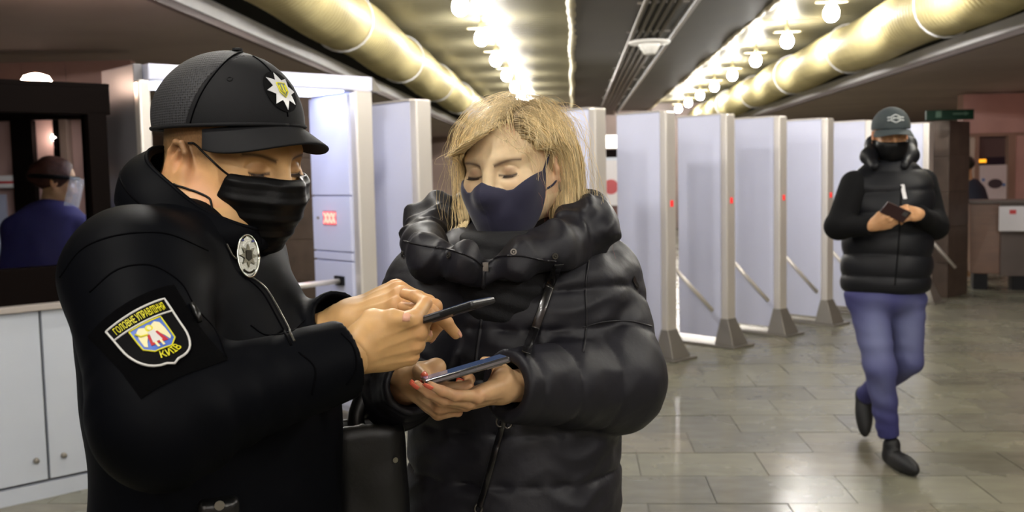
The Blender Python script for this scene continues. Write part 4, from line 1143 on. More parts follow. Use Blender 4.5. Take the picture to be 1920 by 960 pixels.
ey = OH.wld(V3(0.045, -0.060, 0.118)); ge = grad(f_capd, ey[None])[0]; ey = ey - ge * f_capd(ey[None])[0]
e1 = unit(np.cross(ge, V3(0, 0, 1))); e2 = np.cross(ge, e1)
MB().tube([ey + 0.0032 * (math.cos(t) * e1 + math.sin(t) * e2) for t in np.linspace(0, 6.283, 16)], 0.0011, 6, caps=False).build('eyelet', m_capf, capo, world=True, smooth=True)
# star emblem on the cap
m_star = mat('star_silver', (214, 214, 216), 0.4, metal=0.2)
m_yel = mat('emblem_yellow', (214, 206, 24), 0.5); m_blue = mat('emblem_blue', (70, 104, 190), 0.5); m_blk = mat('emblem_black', (9, 9, 10), 0.8, spec=0.1)
D = Decal(f_capd, c=(0, 0, 0), n=(0, 0, 1), up=V3(0, 1, 0))
x = march(f_capd, OH.wld(V3(0.25, 0.0, 0.108)), -OH.R[:, 0]); D.c = x[0]; D.n = grad(f_capd, x)[0]
r_ = OH.R[:, 1]; D.r = unit(r_ - D.n * (r_ @ D.n)); D.u = np.cross(D.n, D.r)
ell = [(0.027 * math.cos(t), 0.031 * math.sin(t)) for t in np.linspace(0, 2 * math.pi, 36, endpoint=False)]
pat = D.poly(ell, 'emblem_patch', m_blk, capo, h=0.0015, sub=2)
star = [((0.0265 if k % 2 == 0 else 0.0155) * math.sin(k * math.pi / 8) * 0.95, (0.0285 if k % 2 == 0 else 0.0165) * math.cos(k * math.pi / 8)) for k in range(16)]
D.poly(star, 'star', m_star, pat, h=0.0026, sub=2)
sh = [(-0.0075, 0.010), (0.0075, 0.010), (0.0075, -0.004), (0.0, -0.012), (-0.0075, -0.004)]
D.poly(sh, 'shield', mat('shield_grey', (120, 130, 130), 0.5), pat, h=0.0034, sub=1)
D.line(sh, 'shield_edge', m_yel, pat, r=0.0008, h=0.0040, closed=True)
D.line([(-0.005, 0.006), (-0.005, -0.002), (0.0, -0.006), (0.005, -0.002), (0.005, 0.006)], 'trident', m_yel, pat, r=0.0008, h=0.0042)
D.line([(0, 0.007), (0, -0.008)], 'trident', m_yel, pat, r=0.0009, h=0.0042)

# sleeve patch with lettering
m_velcro = mat('velcro_black', (4, 4, 5), 0.9, spec=0.04, bump=0.4, bscale=900)
m_pw = mat('patch_white', (206, 204, 200), 0.7); m_cream = mat('patch_cream', (226, 218, 170), 0.7); m_pred = mat('patch_red', (180, 36, 44), 0.7)
DP = Decal(f_jacket, px=(287, 631), right_px=(0.80, -0.72))
PW, PH = 0.0345, 0.0435
out = [(-PW, PH * 0.86), (PW, PH * 0.86)]
out += [(PW * math.cos(t) ** 0.75, PH * 0.86 - PH * 0.95 - PH * 0.85 * math.sin(t)) for t in np.linspace(0, math.pi / 2 * 0.93, 9)] + [(0, -PH * 1.02)]
out += [(-u, v) for u, v in reversed(out[2:-1])]
vel = [(u * 1.5 + 0.004, v * 1.28 - 0.002) for u, v in ((-PW, PH), (PW, PH), (PW, -PH * 1.05), (-PW, -PH * 1.05))]
DP.poly(vel, 'velcro_panel', m_velcro, jacket, h=0.0012, sub=4)
patch = DP.poly(out, 'sleeve_patch', m_blk, jacket, h=0.0032, sub=3)
DP.line(out, 'white_border', m_pw, patch, r=0.0013, h=0.0036, closed=True)
DP.line([(-PW, PH * 0.46), (PW, PH * 0.46)], 'white_bar', m_pw, patch, r=0.0011, h=0.0038)
DP.text('ГОЛОВНЕ УПРАВЛІННЯ', 'lettering_top', m_yel, patch, lambda v: v * 1.0 + [0, PH * 0.545], 0.0135, -0.0585, h=0.0046)
def arc(v):
    a = v[:, 0] / 0.034; r = 0.034 - v[:, 1]
    return np.stack([r * np.sin(a), -0.0015 - r * np.cos(a) + 0.0005], 1)
DP.text('КИЇВ', 'lettering_bottom', m_yel, patch, lambda v: arc(v * [1, 1] + [0.0055, 0.0015]), 0.0120, -0.0300, h=0.0046)
sh = [(-0.0185, PH * 0.40), (0.0185, PH * 0.40), (0.0185, -0.013), (0.010, -0.0215), (-0.010, -0.0215), (-0.0185, -0.013)]
shield = DP.poly(sh, 'blue_shield', m_blue, patch, h=0.0038, sub=2)
DP.line(sh, 'yellow_border', m_yel, patch, r=0.0009, h=0.0042, closed=True)
for s_ in (-1, 1):
    wing = [(0.002, 0.006), (0.004, 0.012), (0.009, 0.0145), (0.0135, 0.011), (0.015, 0.002), (0.0155, -0.010), (0.013, -0.013), (0.010, -0.006), (0.006, 0.0), (0.003, 0.001)]
    DP.poly([(u * s_, v) for u, v in wing][::s_], 'wing', m_cream, patch, h=0.0046, sub=1)
DP.poly([(-0.006, 0.002), (0.006, 0.002), (0.011, -0.013), (-0.009, -0.013)], 'red_cloak', m_pred, patch, h=0.0047, sub=1)
DP.poly([(-0.004, 0.005), (0.004, 0.005), (0.0035, 0.0), (0.0055, -0.010), (-0.0055, -0.010), (-0.0035, 0.0)], 'white_tunic', m_pw, patch, h=0.0052, sub=1)
for u in (-0.003, 0.003): DP.poly([(u - .0013, -0.010), (u + .0013, -0.010), (u + .0014, -0.018), (u - .0012, -0.018)], 'figure_leg', m_cream, patch, h=0.0052)
DP.poly([(0.0042 * math.cos(t), 0.009 + 0.0042 * math.sin(t)) for t in np.linspace(0, 6.28, 16, endpoint=False)], 'halo', m_yel, patch, h=0.0050)
DP.poly([(0.0022 * math.cos(t), 0.0085 + 0.0026 * math.sin(t)) for t in np.linspace(0, 6.28, 12, endpoint=False)], 'figure_head', m_cream, patch, h=0.0056)
DP.line([(-0.005, 0.002), (-0.012, 0.004), (-0.0155, 0.010)], 'sword', m_yel, patch, r=0.0010, h=0.0054)

# oval chest badge, zip and seams
DB = Decal(f_jacket, px=(455, 484), right_px=(1.0, 0.12))
DB.n = unit(DB.n + 0.9 * unit(CAMP - DB.c)); DB.r = unit(_r + 0.1 * _u - DB.n * ((_r + 0.1 * _u) @ DB.n)); DB.u = np.cross(DB.n, DB.r)
DB.c = DB.c + DB.n * 0.009
ob = [(0.0155 * math.cos(t), 0.0285 * math.sin(t)) for t in np.linspace(0, 2 * math.pi, 40, endpoint=False)]
badge = DB.poly(ob, 'chest_badge', m_silver, jacket, h=0.004, sub=1, flat=True)
badge.modifiers[0].thickness = 0.003
DB.line(ob, 'badge_rim', m_silver, badge, r=0.0016, h=0.006, closed=True, flat=True)
star = [((0.0125 if k % 2 == 0 else 0.0065) * math.sin(k * math.pi / 8), (0.0165 if k % 2 == 0 else 0.009) * math.cos(k * math.pi / 8)) for k in range(16)]
DB.poly(star, 'badge_star', mat('badge_relief', (150, 146, 128), 0.22, metal=1.0), badge, h=0.007, sub=0, flat=True)
DB.poly([(-0.004, 0.007), (0.004, 0.007), (0.004, -0.004), (0, -0.007), (-0.004, -0.004)], 'badge_shield', mat('badge_dark', (44, 40, 30), 0.3, metal=0.6), badge, h=0.0085, sub=0, flat=True)
DB.line([(0.010 * math.sin(t), -0.012 - 0.0105 * math.cos(t)) for t in np.linspace(-0.9, 0.9, 9)], 'badge_scroll', mat('badge_dark', (44, 40, 30), 0.3, metal=0.6), badge, r=0.0014, h=0.006, flat=True)
for s_ in (-1, 1): DB.poly([(s_ * 0.0075 + 0.0018 * math.cos(t), 0.0205 + 0.0014 * math.sin(t)) for t in np.linspace(0, 6.28, 10, endpoint=False)], 'badge_enamel', mat('enamel_blue', (40, 44, 110), 0.3), badge, h=0.007, sub=0, flat=True)
def zip_on(f, pxs, parent, m, n=60, w_=0.0022, lift=0.001):
    px = smooth_line([V3(x, y, 0) for x, y in pxs], n)[:, :2]; x, g = see(f, px); x = x + g * lift
    mb = MB()
    for i in range(n - 1):
        for k in range(2):
            a = x[i] + (x[i + 1] - x[i]) * (0.5 * k); b = x[i] + (x[i + 1] - x[i]) * (0.5 * k + 0.27)
            mb.tube([a, b], w_, 5)
    return mb.build('zip_teeth', m, parent, world=True)
zip_on(f_jacket, [(470, 520), (490, 534), (505, 552), (522, 582), (538, 612), (552, 642)], jacket, m_zip, n=34, w_=0.0013, lift=0.0016)
seam_on(f_jacket, [(462, 521), (482, 538), (497, 556), (514, 586), (530, 616), (546, 648)], 'zip_placket', m_jackd, jacket, r=0.0016)
MB().tube(list(smooth_line([p + oR * 0.0 for p in see(f_jacket, [(423, 458), (428, 468), (433, 478), (440, 486)])[0] + see(f_jacket, [(423, 458), (428, 468), (433, 478), (440, 486)])[1] * 0.002], 20)), 0.0011, 5).build('badge_chain', m_zip, jacket, world=True)
for line in ([(112, 520), (150, 470), (200, 446), (262, 436), (320, 440), (390, 470)], [(168, 548), (215, 508), (262, 496), (300, 503), (341, 532), (366, 575), (404, 620), (425, 672)],
             [(470, 610), (500, 628), (545, 622), (572, 600)], [(640, 625), (662, 650), (668, 690), (650, 722)], [(560, 660), (590, 690), (585, 740)]):
    seam_on(f_jacket, line, 'seam', m_jackd, jacket, r=0.0012)
# sleeve pocket zip pull
mb = MB(); x, g = see(f_jacket, [(356, 570), (366, 590), (372, 606)]); x = x + g * 0.003
mb.tube(list(x), [0.003, 0.0045, 0.003], 6).build('zip_pull', m_leather, jacket, world=True, smooth=True)
# belt pouch at the jacket hem
x, g = see(f_jacket, [(410, 955)])
Rm = np.stack([unit(np.cross(V3(0, 0, 1), g[0])), g[0], V3(0, 0, 1)], 1)
def f_pouch(p): return d_box(p, x[0] + V3(0, 0, -0.03), (0.024, 0.018, 0.045), Rm, 0.008)
pouch = shell_obj('belt_pouch', f_pouch, x[0] - 0.1, x[0] + 0.1, 0.003, m_leather, officer)
MB().tube([x[0] + g[0] * 0.019 + V3(0, 0, 0.01), x[0] + g[0] * 0.021 + V3(0, 0, 0.01)], 0.006, 12).build('snap', m_zip, pouch, world=True)

# ------------------------------------------------------------------ phone in the officer's hands
def phone(c, a, nrm, ln, wd, th, label, mback, mscr, medge):
    a = unit(a); nrm = unit(nrm - a * (a @ nrm)); b = np.cross(nrm, a); Rm = np.stack([a, b, nrm], 1)
    root = empty('smartphone', tuple(c), 0, label, 'phone')
    root.rotation_euler = Matrix([list(r) for r in Rm]).to_euler()
    MB().box((-ln / 2, -wd / 2, -th / 2), (ln / 2, wd / 2, th / 2)).build('case', mback, root, bevel=0.003)
    MB().box((-ln / 2 + .004, -wd / 2 + .004, th / 2), (ln / 2 - .004, wd / 2 - .004, th / 2 + 0.0008)).build('screen', mscr, root)
    MB().box((-ln * .1, -wd / 2 - .0008, -0.0015), (ln * .1, -wd / 2, 0.0015)).build('side_button', medge, root)
    MB().box((ln / 2 - 0.035, -wd / 2 + 0.008, -th / 2 - 0.0015), (ln / 2 - 0.012, -wd / 2 + 0.03, -th / 2)).build('camera_bump', medge, root)
    return root
m_ph = mat('phone_black', (22, 22, 24), 0.35); m_phs = mat('phone_screen', (16, 18, 26), 0.08, emit=(90, 110, 150), es=0.25); m_phe = mat('phone_edge', (92, 92, 94), 0.3, metal=0.6)
pc = P(833, 590, 1.285); pa = V3(0.85, -0.38, 0.30)
vw = unit(pc - CAMP); pn = np.cross(pa, vw); pn = pn if pn[2] > 0 else -pn
phone(pc, pa, unit(pn) + 0.06 * vw, 0.122, 0.066, 0.0085, 'black phone held edge-on in the two hands of the police officer', m_ph, m_phs, m_phe)
# ================================================================== the blonde woman
wF = unit(V3(-0.36, -0.93, 0)); wR = V3(wF[1], -wF[0], 0)      # wR: her right, towards photo left
m_coat = mat('dark_puffer', (21, 20, 27), 0.55, bump=0.22, bscale=42, var=0.10, vscale=14, spec=0.4, bdist=0.005)
m_coatin = mat('puffer_lining', (20, 19, 24), 0.6)
m_knit = mat('black_knit', (13, 13, 16), 0.85, bump=0.4, bscale=350)
m_wmask = mat('navy_mask', (34, 33, 58), 0.78, bump=0.3, bscale=900, sheen=0.2, bdist=0.0005)

wb = P(975, 900, 1.78)
wbase = V3(wb[0], wb[1], 0)
woman = empty('person', tuple(wbase), 0, 'blonde woman in dark puffer coat and navy mask, looking down at her phone', 'person')
# quilting lines by height (photo rows on the coat front)
qrow = [P(960, y, 1.66)[2] for y in (1120, 1010, 905, 800, 700, 612, 545, 478, 420)]
def quilt(z):
    zs = np.array(sorted(qrow)); i = np.clip(np.searchsorted(zs, z) - 1, 0, len(zs) - 2)
    t = (z - zs[i]) / (zs[i + 1] - zs[i]); t = np.clip(t, 0, 1)
    return 1 - np.abs(2 * t - 1) ** 5
def w_mod(p, x, y, z):
    zw = z + 0.010 * wob(p, 12, 1.0) + 0.03 * x * 0
    q = quilt(zw)
    return 0.0075 * (q ** 0.6) + 0.0030 * wob(p, 30, 2.0) + 0.0030 * np.sin(y * 120 + 6 * wob(p, 18, 3)) * (1 - q) + 0.0022 * (1 - 2.2 * np.abs(wob(p * [1, 1, 1.6], 42, 4)))
wT = Loft([(P(960, 1130, 1.79), .165, .195), (P(960, 960, 1.79), .158, .185), (P(962, 850, 1.79), .150, .180), (P(966, 740, 1.785), .148, .182), (P(970, 640, 1.78), .148, .190),
           (P(968, 560, 1.775), .138, .195), (P(966, 500, 1.77), .112, .185), (P(966, 455, 1.77), .085, .14), (P(962, 415, 1.77), .06, .08)], wF, w_mod)
wN = P(965, 470, 1.78)
wSL = P(1112, 525, 1.80); wSR = P(808, 545, 1.70)
wEL = P(1150, 715, 1.70); wWL = P(948, 724, 1.52)
wER = P(742, 730, 1.66); wWR = P(775, 722, 1.56)
wfL, wfR = unit(wWL - wEL), unit(wWR - wER)
def w_sleeve(p, s, e, w_, fd, seed, nu=3, nf=3, r=(0.083, 0.083, 0.052)):
    d, t = d_cap(p, s, e, r[0], r[1], True)
    tt = t + 0.05 * wob(p, 14, seed); q = 1 - np.abs(2 * ((tt * nu) % 1) - 1) ** 5
    d = d - 0.006 * q ** 0.6 + 0.002 - 0.003 * wob(p, 34, seed) * (1.2 - q) - 0.0018 * (1 - 2.2 * np.abs(wob(p, 46, seed + 4)))
    f, t2 = d_cap(p, e, w_, r[1], r[2], True)
    tt = t2 + 0.05 * wob(p, 13, seed + 2); q = 1 - np.abs(2 * ((tt * nf + 0.35) % 1) - 1) ** 5
    f = f - 0.005 * q ** 0.6 + 0.002 - 0.0035 * wob(p, 36, seed + 1) * (1.2 - q) - 0.0018 * (1 - 2.2 * np.abs(wob(p, 46, seed + 5)))
    d = smin(d, f, 0.03)
    ax = unit(e - s); 
    d = smax(d, (p - w_) @ fd, 0.008)
    return smax(d, -d_cap(p, w_ - fd * 0.03, w_ + fd * 0.06, 0.032, 0.046), 0.006)
def f_coat(p):
    d = wT(p)
    d = smin(d, d_cap(p, wN, wSL, 0.060, 0.080), 0.04); d = smin(d, d_cap(p, wN, wSR, 0.060, 0.080), 0.04)
    d = smin(d, w_sleeve(p, wSL, wEL, wWL, wfL, 0.0, r=(0.084, 0.082, 0.052)), 0.012)
    d = smin(d, w_sleeve(p, wSR, wER, wWR, wfR, 4.0, r=(0.078, 0.062, 0.044)), 0.012)
    return d
lo = np.minimum.reduce([wSR, wER, wWR, wWL, wEL, P(985, 1130, 1.79)]) - 0.24; hi = np.maximum.reduce([wSR, wSL, wEL, wWR, wWL, wN]) + 0.24
lo[2] = P(985, 1130, 1.79)[2] - 0.02; hi[2] = wN[2] + 0.16
cv, cf = sdf_mesh(f_coat, lo, hi, 0.0048)
coat = mesh_obj('puffer_coat', cv, cf, m_coat, woman)

# head
whf = unit(V3(-0.45, -0.89, 0)) * math.cos(0.15) + V3(0, 0, -math.sin(0.15))
WH = Head((0, 0, 0), whf, V3(-0.05, 0, 1), 0.97, fat=0.004, ear_x=-0.006); WH.crown = 0.82
WH.C = P(921, 325, 1.665) - (WH.wld(V3(0.090, 0, 0.003)) - WH.C)
wnape = P(972, 450, 1.80)
def f_whead(p):
    q = WH.loc(p); d = WH.face(q) * WH.sc
    d = smin(d, d_cap(p, WH.wld(V3(-0.025, 0, -0.04)), wnape, 0.052, 0.055), 0.03)
    return d
hv, hf = sdf_mesh(f_whead, WH.C - 0.17, WH.C + 0.16, 0.0021)
w_tint = np.array([1.26, 1.66, 1.90])
hc = WH.col(hv, brow=S((92, 66, 56)), tint=w_tint, lid=0.55)
# hands: her left under the phone with coral nails, her right closed at its near end
thWL = [V3(0.020, 0.020, -0.012), V3(0.034, 0.046, -0.024), V3(0.036, 0.058, -0.048), V3(0.034, 0.056, -0.070)]
wLw = P(952, 730, 1.515)
KL = hand_sdf(wLw, P(862, 756, 1.452) - wLw, V3(-0.40, -0.75, -0.55), [(14, 16, 8), (18, 20, 10), (22, 24, 12), (26, 28, 14)], thWL, left=True, sc=0.90, slim=0.92, wthumb=[P(942, 700, 1.522), P(932, 681, 1.520), P(908, 677, 1.512)])
thWR = [V3(0.022, 0.022, -0.012), V3(0.050, 0.040, -0.020), V3(0.074, 0.036, -0.034), V3(0.092, 0.026, -0.044)]
wRw = P(766, 712, 1.560)
KR = hand_sdf(wRw, P(822, 750, 1.510) - wRw, V3(-0.45, -0.80, -0.25), [(52, 78, 48), (58, 82, 50), (62, 84, 50), (66, 84, 50)], thWR, sc=0.92, slim=0.95, wthumb=[P(786, 694, 1.515), P(800, 706, 1.488)])
parts = [(hv, hf)]; cols = [hc]
h_tint = np.array([1.0, 1.08, 1.05])
for Hd in (KL, KR):
    v, f_ = sdf_mesh(Hd[0], Hd[1], Hd[2], 0.0017); parts.append((v, f_)); cols.append(hand_col(v, Hd[6], Hd[5], h_tint))
def f_wcore(p):
    d = wT(p) + 0.03
    for a, b, c in ((wSR, wER, wWR), (wSL, wEL, wWL)):
        d = smin(d, d_cap(p, wN, a, 0.045, 0.05), 0.03); d = smin(d, d_cap(p, a, b, 0.048, 0.04), 0.02); d = smin(d, d_cap(p, b, c, 0.038, 0.025), 0.02)
    return smin(d, d_cap(p, WH.C, wnape, 0.045, 0.045), 0.02)
v, f_ = sdf_mesh(f_wcore, lo, np.maximum(hi, WH.C + 0.1), 0.010); parts.append((v, f_)); cols.append(np.tile(np.array(SKIN), (len(v), 1)))
bv, bf = join_vf(parts)
wbody = mesh_obj('body', bv, bf, m_skin, woman, col=np.concatenate(cols))
for side in (-1, 1): lashes(WH, woman, side, m_hairdark, 20)
m_coral = mat('coral_nail', (255, 118, 92), 0.2, coat=0.6)
for Hd in (KL, KR):
    for nl in Hd[4]:
        nail_obj(nl, Hd[3], woman, m_coral, ln=0.012, wd=0.0058, over=0.005, up=V3(0.1, -0.3, 0.95) if Hd is KL else V3(0.1, 0.6, 0.8))
# mask
def f_wmask(p):
    q = WH.loc(p); ay = np.abs(q[:, 1])
    d = smin(WH.face(q), d_ell(q, V3(0.060, 0, -0.055), (0.060, 0.052, 0.058)), 0.03)
    d = smin(d, d_cap(q, V3(0.098, 0, 0.005), V3(0.122, 0, -0.030), 0.008, 0.013), 0.022) - 0.0035
    d = d - 0.0012 * np.exp(-(q[:, 1] / 0.0012) ** 2)
    e = smax(d, -(d + 0.004), 0.001)
    topz = -0.006 - 0.55 * np.clip(ay, 0, 0.035) + 0.75 * np.clip(ay - 0.045, 0, 0.05)
    e = smax(e, q[:, 2] - topz, 0.0015)
    e = smax(e, (0.030 - q[:, 0]) + 0.30 * (-0.025 - q[:, 2]), 0.0015)
    e = smax(e, -0.122 - q[:, 2], 0.003)
    return e * WH.sc
wmask = shell_obj('face_mask', f_wmask, WH.C - 0.17, WH.C + 0.15, 0.0017, m_wmask, woman)
for s in (-1, 1):
    head_line(WH, f_whead, [(0.036, s * 0.066, -0.014), (0.022, s * 0.070, 0.004), (0.010, s * 0.075, 0.024)], 'ear_loop', m_wmask, wmask, r=0.0026, lift=0.0015)
    head_line(WH, f_whead, [(0.030, s * 0.066, -0.040), (0.012, s * 0.072, -0.036), (0.0, s * 0.076, -0.030)], 'ear_loop', m_wmask, wmask, r=0.002, lift=0.001)
er = [WH.wld(V3(-0.004 + 0.007 * math.sin(t), 0.0845, -0.040 + 0.009 * math.cos(t))) for t in np.linspace(0, 6.28, 20)]
MB().tube(er, 0.0007, 5, caps=False).build('earring', m_zip, woman, world=True, smooth=True)

# big padded hood collar lying open on the shoulders: two soft rolls meeting at the zip
rollL = [P(914, 512, 1.575), P(978, 488, 1.565), P(1045, 462, 1.62), P(1096, 432, 1.71), P(1085, 412, 1.83), P(1010, 410, 1.91)]
rollR = [P(900, 514, 1.575), P(868, 494, 1.555), P(808, 484, 1.585), P(792, 458, 1.71), P(815, 420, 1.88), P(910, 405, 1.92), P(1010, 410, 1.92)]
def f_hood(p):
    d = d_chain(p, rollL, [0.014, 0.026, 0.035, 0.047, 0.050, 0.050], 0.03)
    d = smin(d, d_chain(p, rollR, [0.012, 0.023, 0.030, 0.034, 0.046, 0.050, 0.050], 0.03), 0.012)
    d = d - 0.006 * np.sin(p[:, 0] * 70 + 40 * p[:, 2] + 6 * wob(p, 10, 1)) * np.clip(wob(p, 11, 5) + .6, 0, 1) - 0.005 * wob(p, 34, 2) - 0.005 * (1 - np.abs(wob(p, 52, 6)) * 2.2)
    return d
hood = shell_obj('hood_collar', f_hood, np.min(rollL + rollR, 0) - 0.09, np.max(rollL + rollR, 0) + 0.09, 0.0042, m_coat, woman)
def f_front(p): return np.minimum(f_coat(p), f_hood(p))
# ------------------------------------------------------------------ hair
m_hair = mat('blonde_hair', (178, 150, 96), 0.38, vcol=True, spec=0.6)
HB, HD_, HT = np.array(S((236, 212, 160))), np.array(S((112, 90, 60))), np.array(S((190, 66, 70)))
part_y = 0.032
def hairline(y): return np.where(y < part_y, 0.096 - 0.62 * (part_y - y), 0.096 - 1.7 * (y - part_y))
def hair_scalp(q):
    a = q - V3(-0.010, 0, 0.040)
    return d_ell(q, V3(-0.008, 0, 0.040), (0.105, 0.0800, 0.0905))
def f_hairbase(p):
    q = WH.loc(p); d = hair_scalp(q)
    line = 0.070 - 0.55 * np.clip(np.abs(q[:, 1] - 0.006) - 0.01, 0, 1) ** 1.0 - 0.0 * q[:, 2]
    e = smax(d, np.minimum(hairline(q[:, 1]) - q[:, 2], q[:, 0] - 0.024), 0.010)
    e = smax(e, -0.085 - q[:, 2], 0.01)
    # hair mass falling behind the ears and to the shoulders
    for s, lw in ((-1, 0.030), (1, 0.024)):
        e = smin(e, d_chain(q, [V3(-0.030, s * 0.060, 0.03), V3(-0.030, s * 0.074, -0.04), V3(-0.020, s * 0.080, -0.10), V3(0.004, s * 0.080, -0.150)], [0.035, lw, lw, lw * 0.6], 0.02), 0.02)
    e = smin(e, d_chain(q, [V3(-0.075, 0, 0.0), V3(-0.075, 0, -0.11)], [0.06, 0.055], 0.02), 0.03)
    return e * WH.sc
hbv, hbf = sdf_mesh(f_hairbase, WH.C - 0.25, WH.C + 0.2, 0.004)
q = WH.loc(hbv); root_w = np.clip(1 - np.abs(q[:, 1] - part_y) / 0.03, 0, 1) * (q[:, 2] > 0.06)
hair = mesh_obj('hair', hbv, hbf, m_hair, woman, col=(HB * 0.42 + HD_ * 0.3)[None] * np.ones((len(hbv), 1)))
# strands, combed from the parting, sliding over the head, hanging in waves
def grow(n, seed, lift=(0.0, 0.010), steps=34, st=0.0125, fly=False):
    r = np.random.default_rng(seed)
    xr = r.uniform(-0.095, 0.082, n); side = np.where(r.random(n) < 0.56, -1.0, 1.0)
    off = np.abs(r.normal(0, 0.030, n)) * (r.random(n) < 0.65) + 0.0008
    yr = part_y + side * off; yr = np.clip(yr, -0.075, 0.080)
    zr = 0.040 + 0.0905 * np.sqrt(np.clip(1 - ((xr + 0.008) / 0.105) ** 2 - (yr / 0.0800) ** 2, 0.0, 1))
    ok = zr > 0.055; xr, yr, zr, side = xr[ok], yr[ok], zr[ok], side[ok]; n = len(xr)
    # keep the forehead free
    fr = (zr < hairline(yr) + 0.002) & (xr > 0.02); xr[fr] = 0.0; zr[fr] = 0.040 + 0.0905 * np.sqrt(np.clip(1 - ((xr[fr] + 0.008) / 0.105) ** 2 - (yr[fr] / 0.0800) ** 2, 0.0, 1))
    p = np.stack([xr, yr, zr], 1); v = np.stack([-0.30 + 0 * xr, side * 1.0, 0.1 + 0 * xr], 1)
    v[:, 0] = np.where(xr > 0.02, np.where(side < 0, -0.35, -0.75), -0.4)
    lf = r.uniform(lift[0], lift[1], n); ph = r.uniform(0, 6.28, n); clump = np.round(ph * 1.3) / 1.3
    wig = r.uniform(0.5, 1.3, n); pts = [p.copy()]
    ln = r.uniform(0.72, 0.95, n)
    down = WH.R.T @ V3(0, 0, -1)
    for i in range(steps):
        t = i / steps
        wave = np.sin(i * 0.62 + clump * 2.0)[:, None] * V3(0.5, 0, 0) + np.cos(i * 0.62 + clump * 2.0)[:, None] * V3(0, 0.4, 0)
        g = down * (0.30 + 0.25 * t) + wave * (0.20 * max(0, t - 0.35)) * wig[:, None]
        g = g + ((side < 0) * np.clip(-p[:, 2] * 3, 0, 0.16))[:, None] * V3(1, 0.25, 0)
        if fly: g = g + r.normal(0, 0.22, (n, 3))
        v = v * 0.80 + g; v /= np.linalg.norm(v, axis=1)[:, None]
        p = p + v * st * ln[:, None]
        d = hair_scalp(p) - lf - 0.0015; 
        hh = 1e-3; gr = np.stack([hair_scalp(p + hh * a) - hair_scalp(p - hh * a) for a in np.eye(3)], 1) / (2 * hh)
        p = p - np.minimum(d, 0)[:, None] * gr
        # curtain line beside the face, behind the ear on her left
        lim = np.where(side < 0, 0.062, -0.006 + 0.25 * np.clip(-p[:, 2] - 0.04, 0, 0.2))
        low = p[:, 2] < 0.035
        fz = (p[:, 0] > 0.028) & (p[:, 1] > -0.060) & (p[:, 1] < 0.066); p[:, 2] = np.where(fz, np.maximum(p[:, 2], hairline(p[:, 1]) + 0.006 * np.abs(np.sin(ph))), p[:, 2])
        ex = np.where(low, np.maximum(p[:, 0] - lim, 0), 0); p[:, 0] -= ex * 0.55
        out = np.where(low, np.maximum(np.where(side < 0, 0.070, 0.062) - np.abs(p[:, 1]), 0) * (p[:, 0] > -0.04), 0); p[:, 1] += side * out * 0.6
        dd = np.where(side < 0, f_front(WH.wld(p)) / WH.sc - 0.004, 1.0)
        p = p + np.clip(-dd, 0, 0.02)[:, None] * (-down) * 0.5 + np.clip(-dd, 0, 0.02)[:, None] * V3(0.9, 0, 0)
        pts.append(p.copy())
    return np.stack(pts, 1), side, off[:n] if len(off) >= n else None, r
def strands_mesh(pts, rad, colf):
    n, m, _ = pts.shape; w_ = WH.wld(pts.reshape(-1, 3)).reshape(n, m, 3)
    t = np.gradient(w_, axis=1); t /= np.linalg.norm(t, axis=2)[..., None] + 1e-9
    a = np.cross(t, V3(0.3, 0.5, 0.8)); a /= np.linalg.norm(a, axis=2)[..., None] + 1e-9; b = np.cross(t, a)
    prof = np.interp(np.arange(m), [0, 2, m * 0.75, m - 1], [0.7, 1, 0.9, 0.15])[None, :, None] * rad[:, None, None]
    ring = np.stack([w_ + (a * math.cos(k) + b * math.sin(k)) * prof for k in (0, 2.094, 4.189)], 2)
    v = ring.reshape(-1, 3)
    i = (np.arange(n)[:, None] * m + np.arange(m - 1)[None]).reshape(-1) * 3
    f = np.concatenate([np.stack([i + k, i + (k + 1) % 3, i + 3 + (k + 1) % 3, i + 3 + k], 1) for k in range(3)])
    return v, f, np.repeat(colf.reshape(-1, 3), 3, 0)
def strand_cols(pts, r):
    n, m, _ = pts.shape
    tone = (r.uniform(0.7, 1.15, n) * (1 + 0.32 * np.sin(pts[:, 0, 0] * 260) * np.sin(pts[:, 0, 0] * 97 + 1)))[:, None, None]
    t = np.linspace(0, 1, m)[None, :, None]
    rootw = np.clip(1 - t / 0.16, 0, 1) * np.clip(1 - np.abs(pts[:, :1, 1:2] - part_y) / 0.04, 0, 1)
    c = HB * tone * (1 - 0.75 * rootw) + HD_ * 0.75 * rootw * tone
    tip = (pts[:, :, 1:2] > 0.03) * np.clip((t - 0.86) / 0.1, 0, 1) * (pts[:, :, 0:1] > -0.03)
    return c * (1 - tip) + HT * tip
for k, (n, rd, lift, fly) in enumerate(((4600, (0.0005, 0.0011), (0.0005, 0.006), False), (500, (0.0002, 0.00035), (0.006, 0.03), True))):
    pts, side, off, r = grow(n, 11 + k, lift, fly=fly)
    v, f_, c = strands_mesh(pts, r.uniform(rd[0], rd[1], len(pts)), strand_cols(pts, r))
    o = mesh_obj('hair_strands' if not fly else 'flyaway_strands', v, f_, m_hair, hair, col=c); o['kind'] = 'stuff'

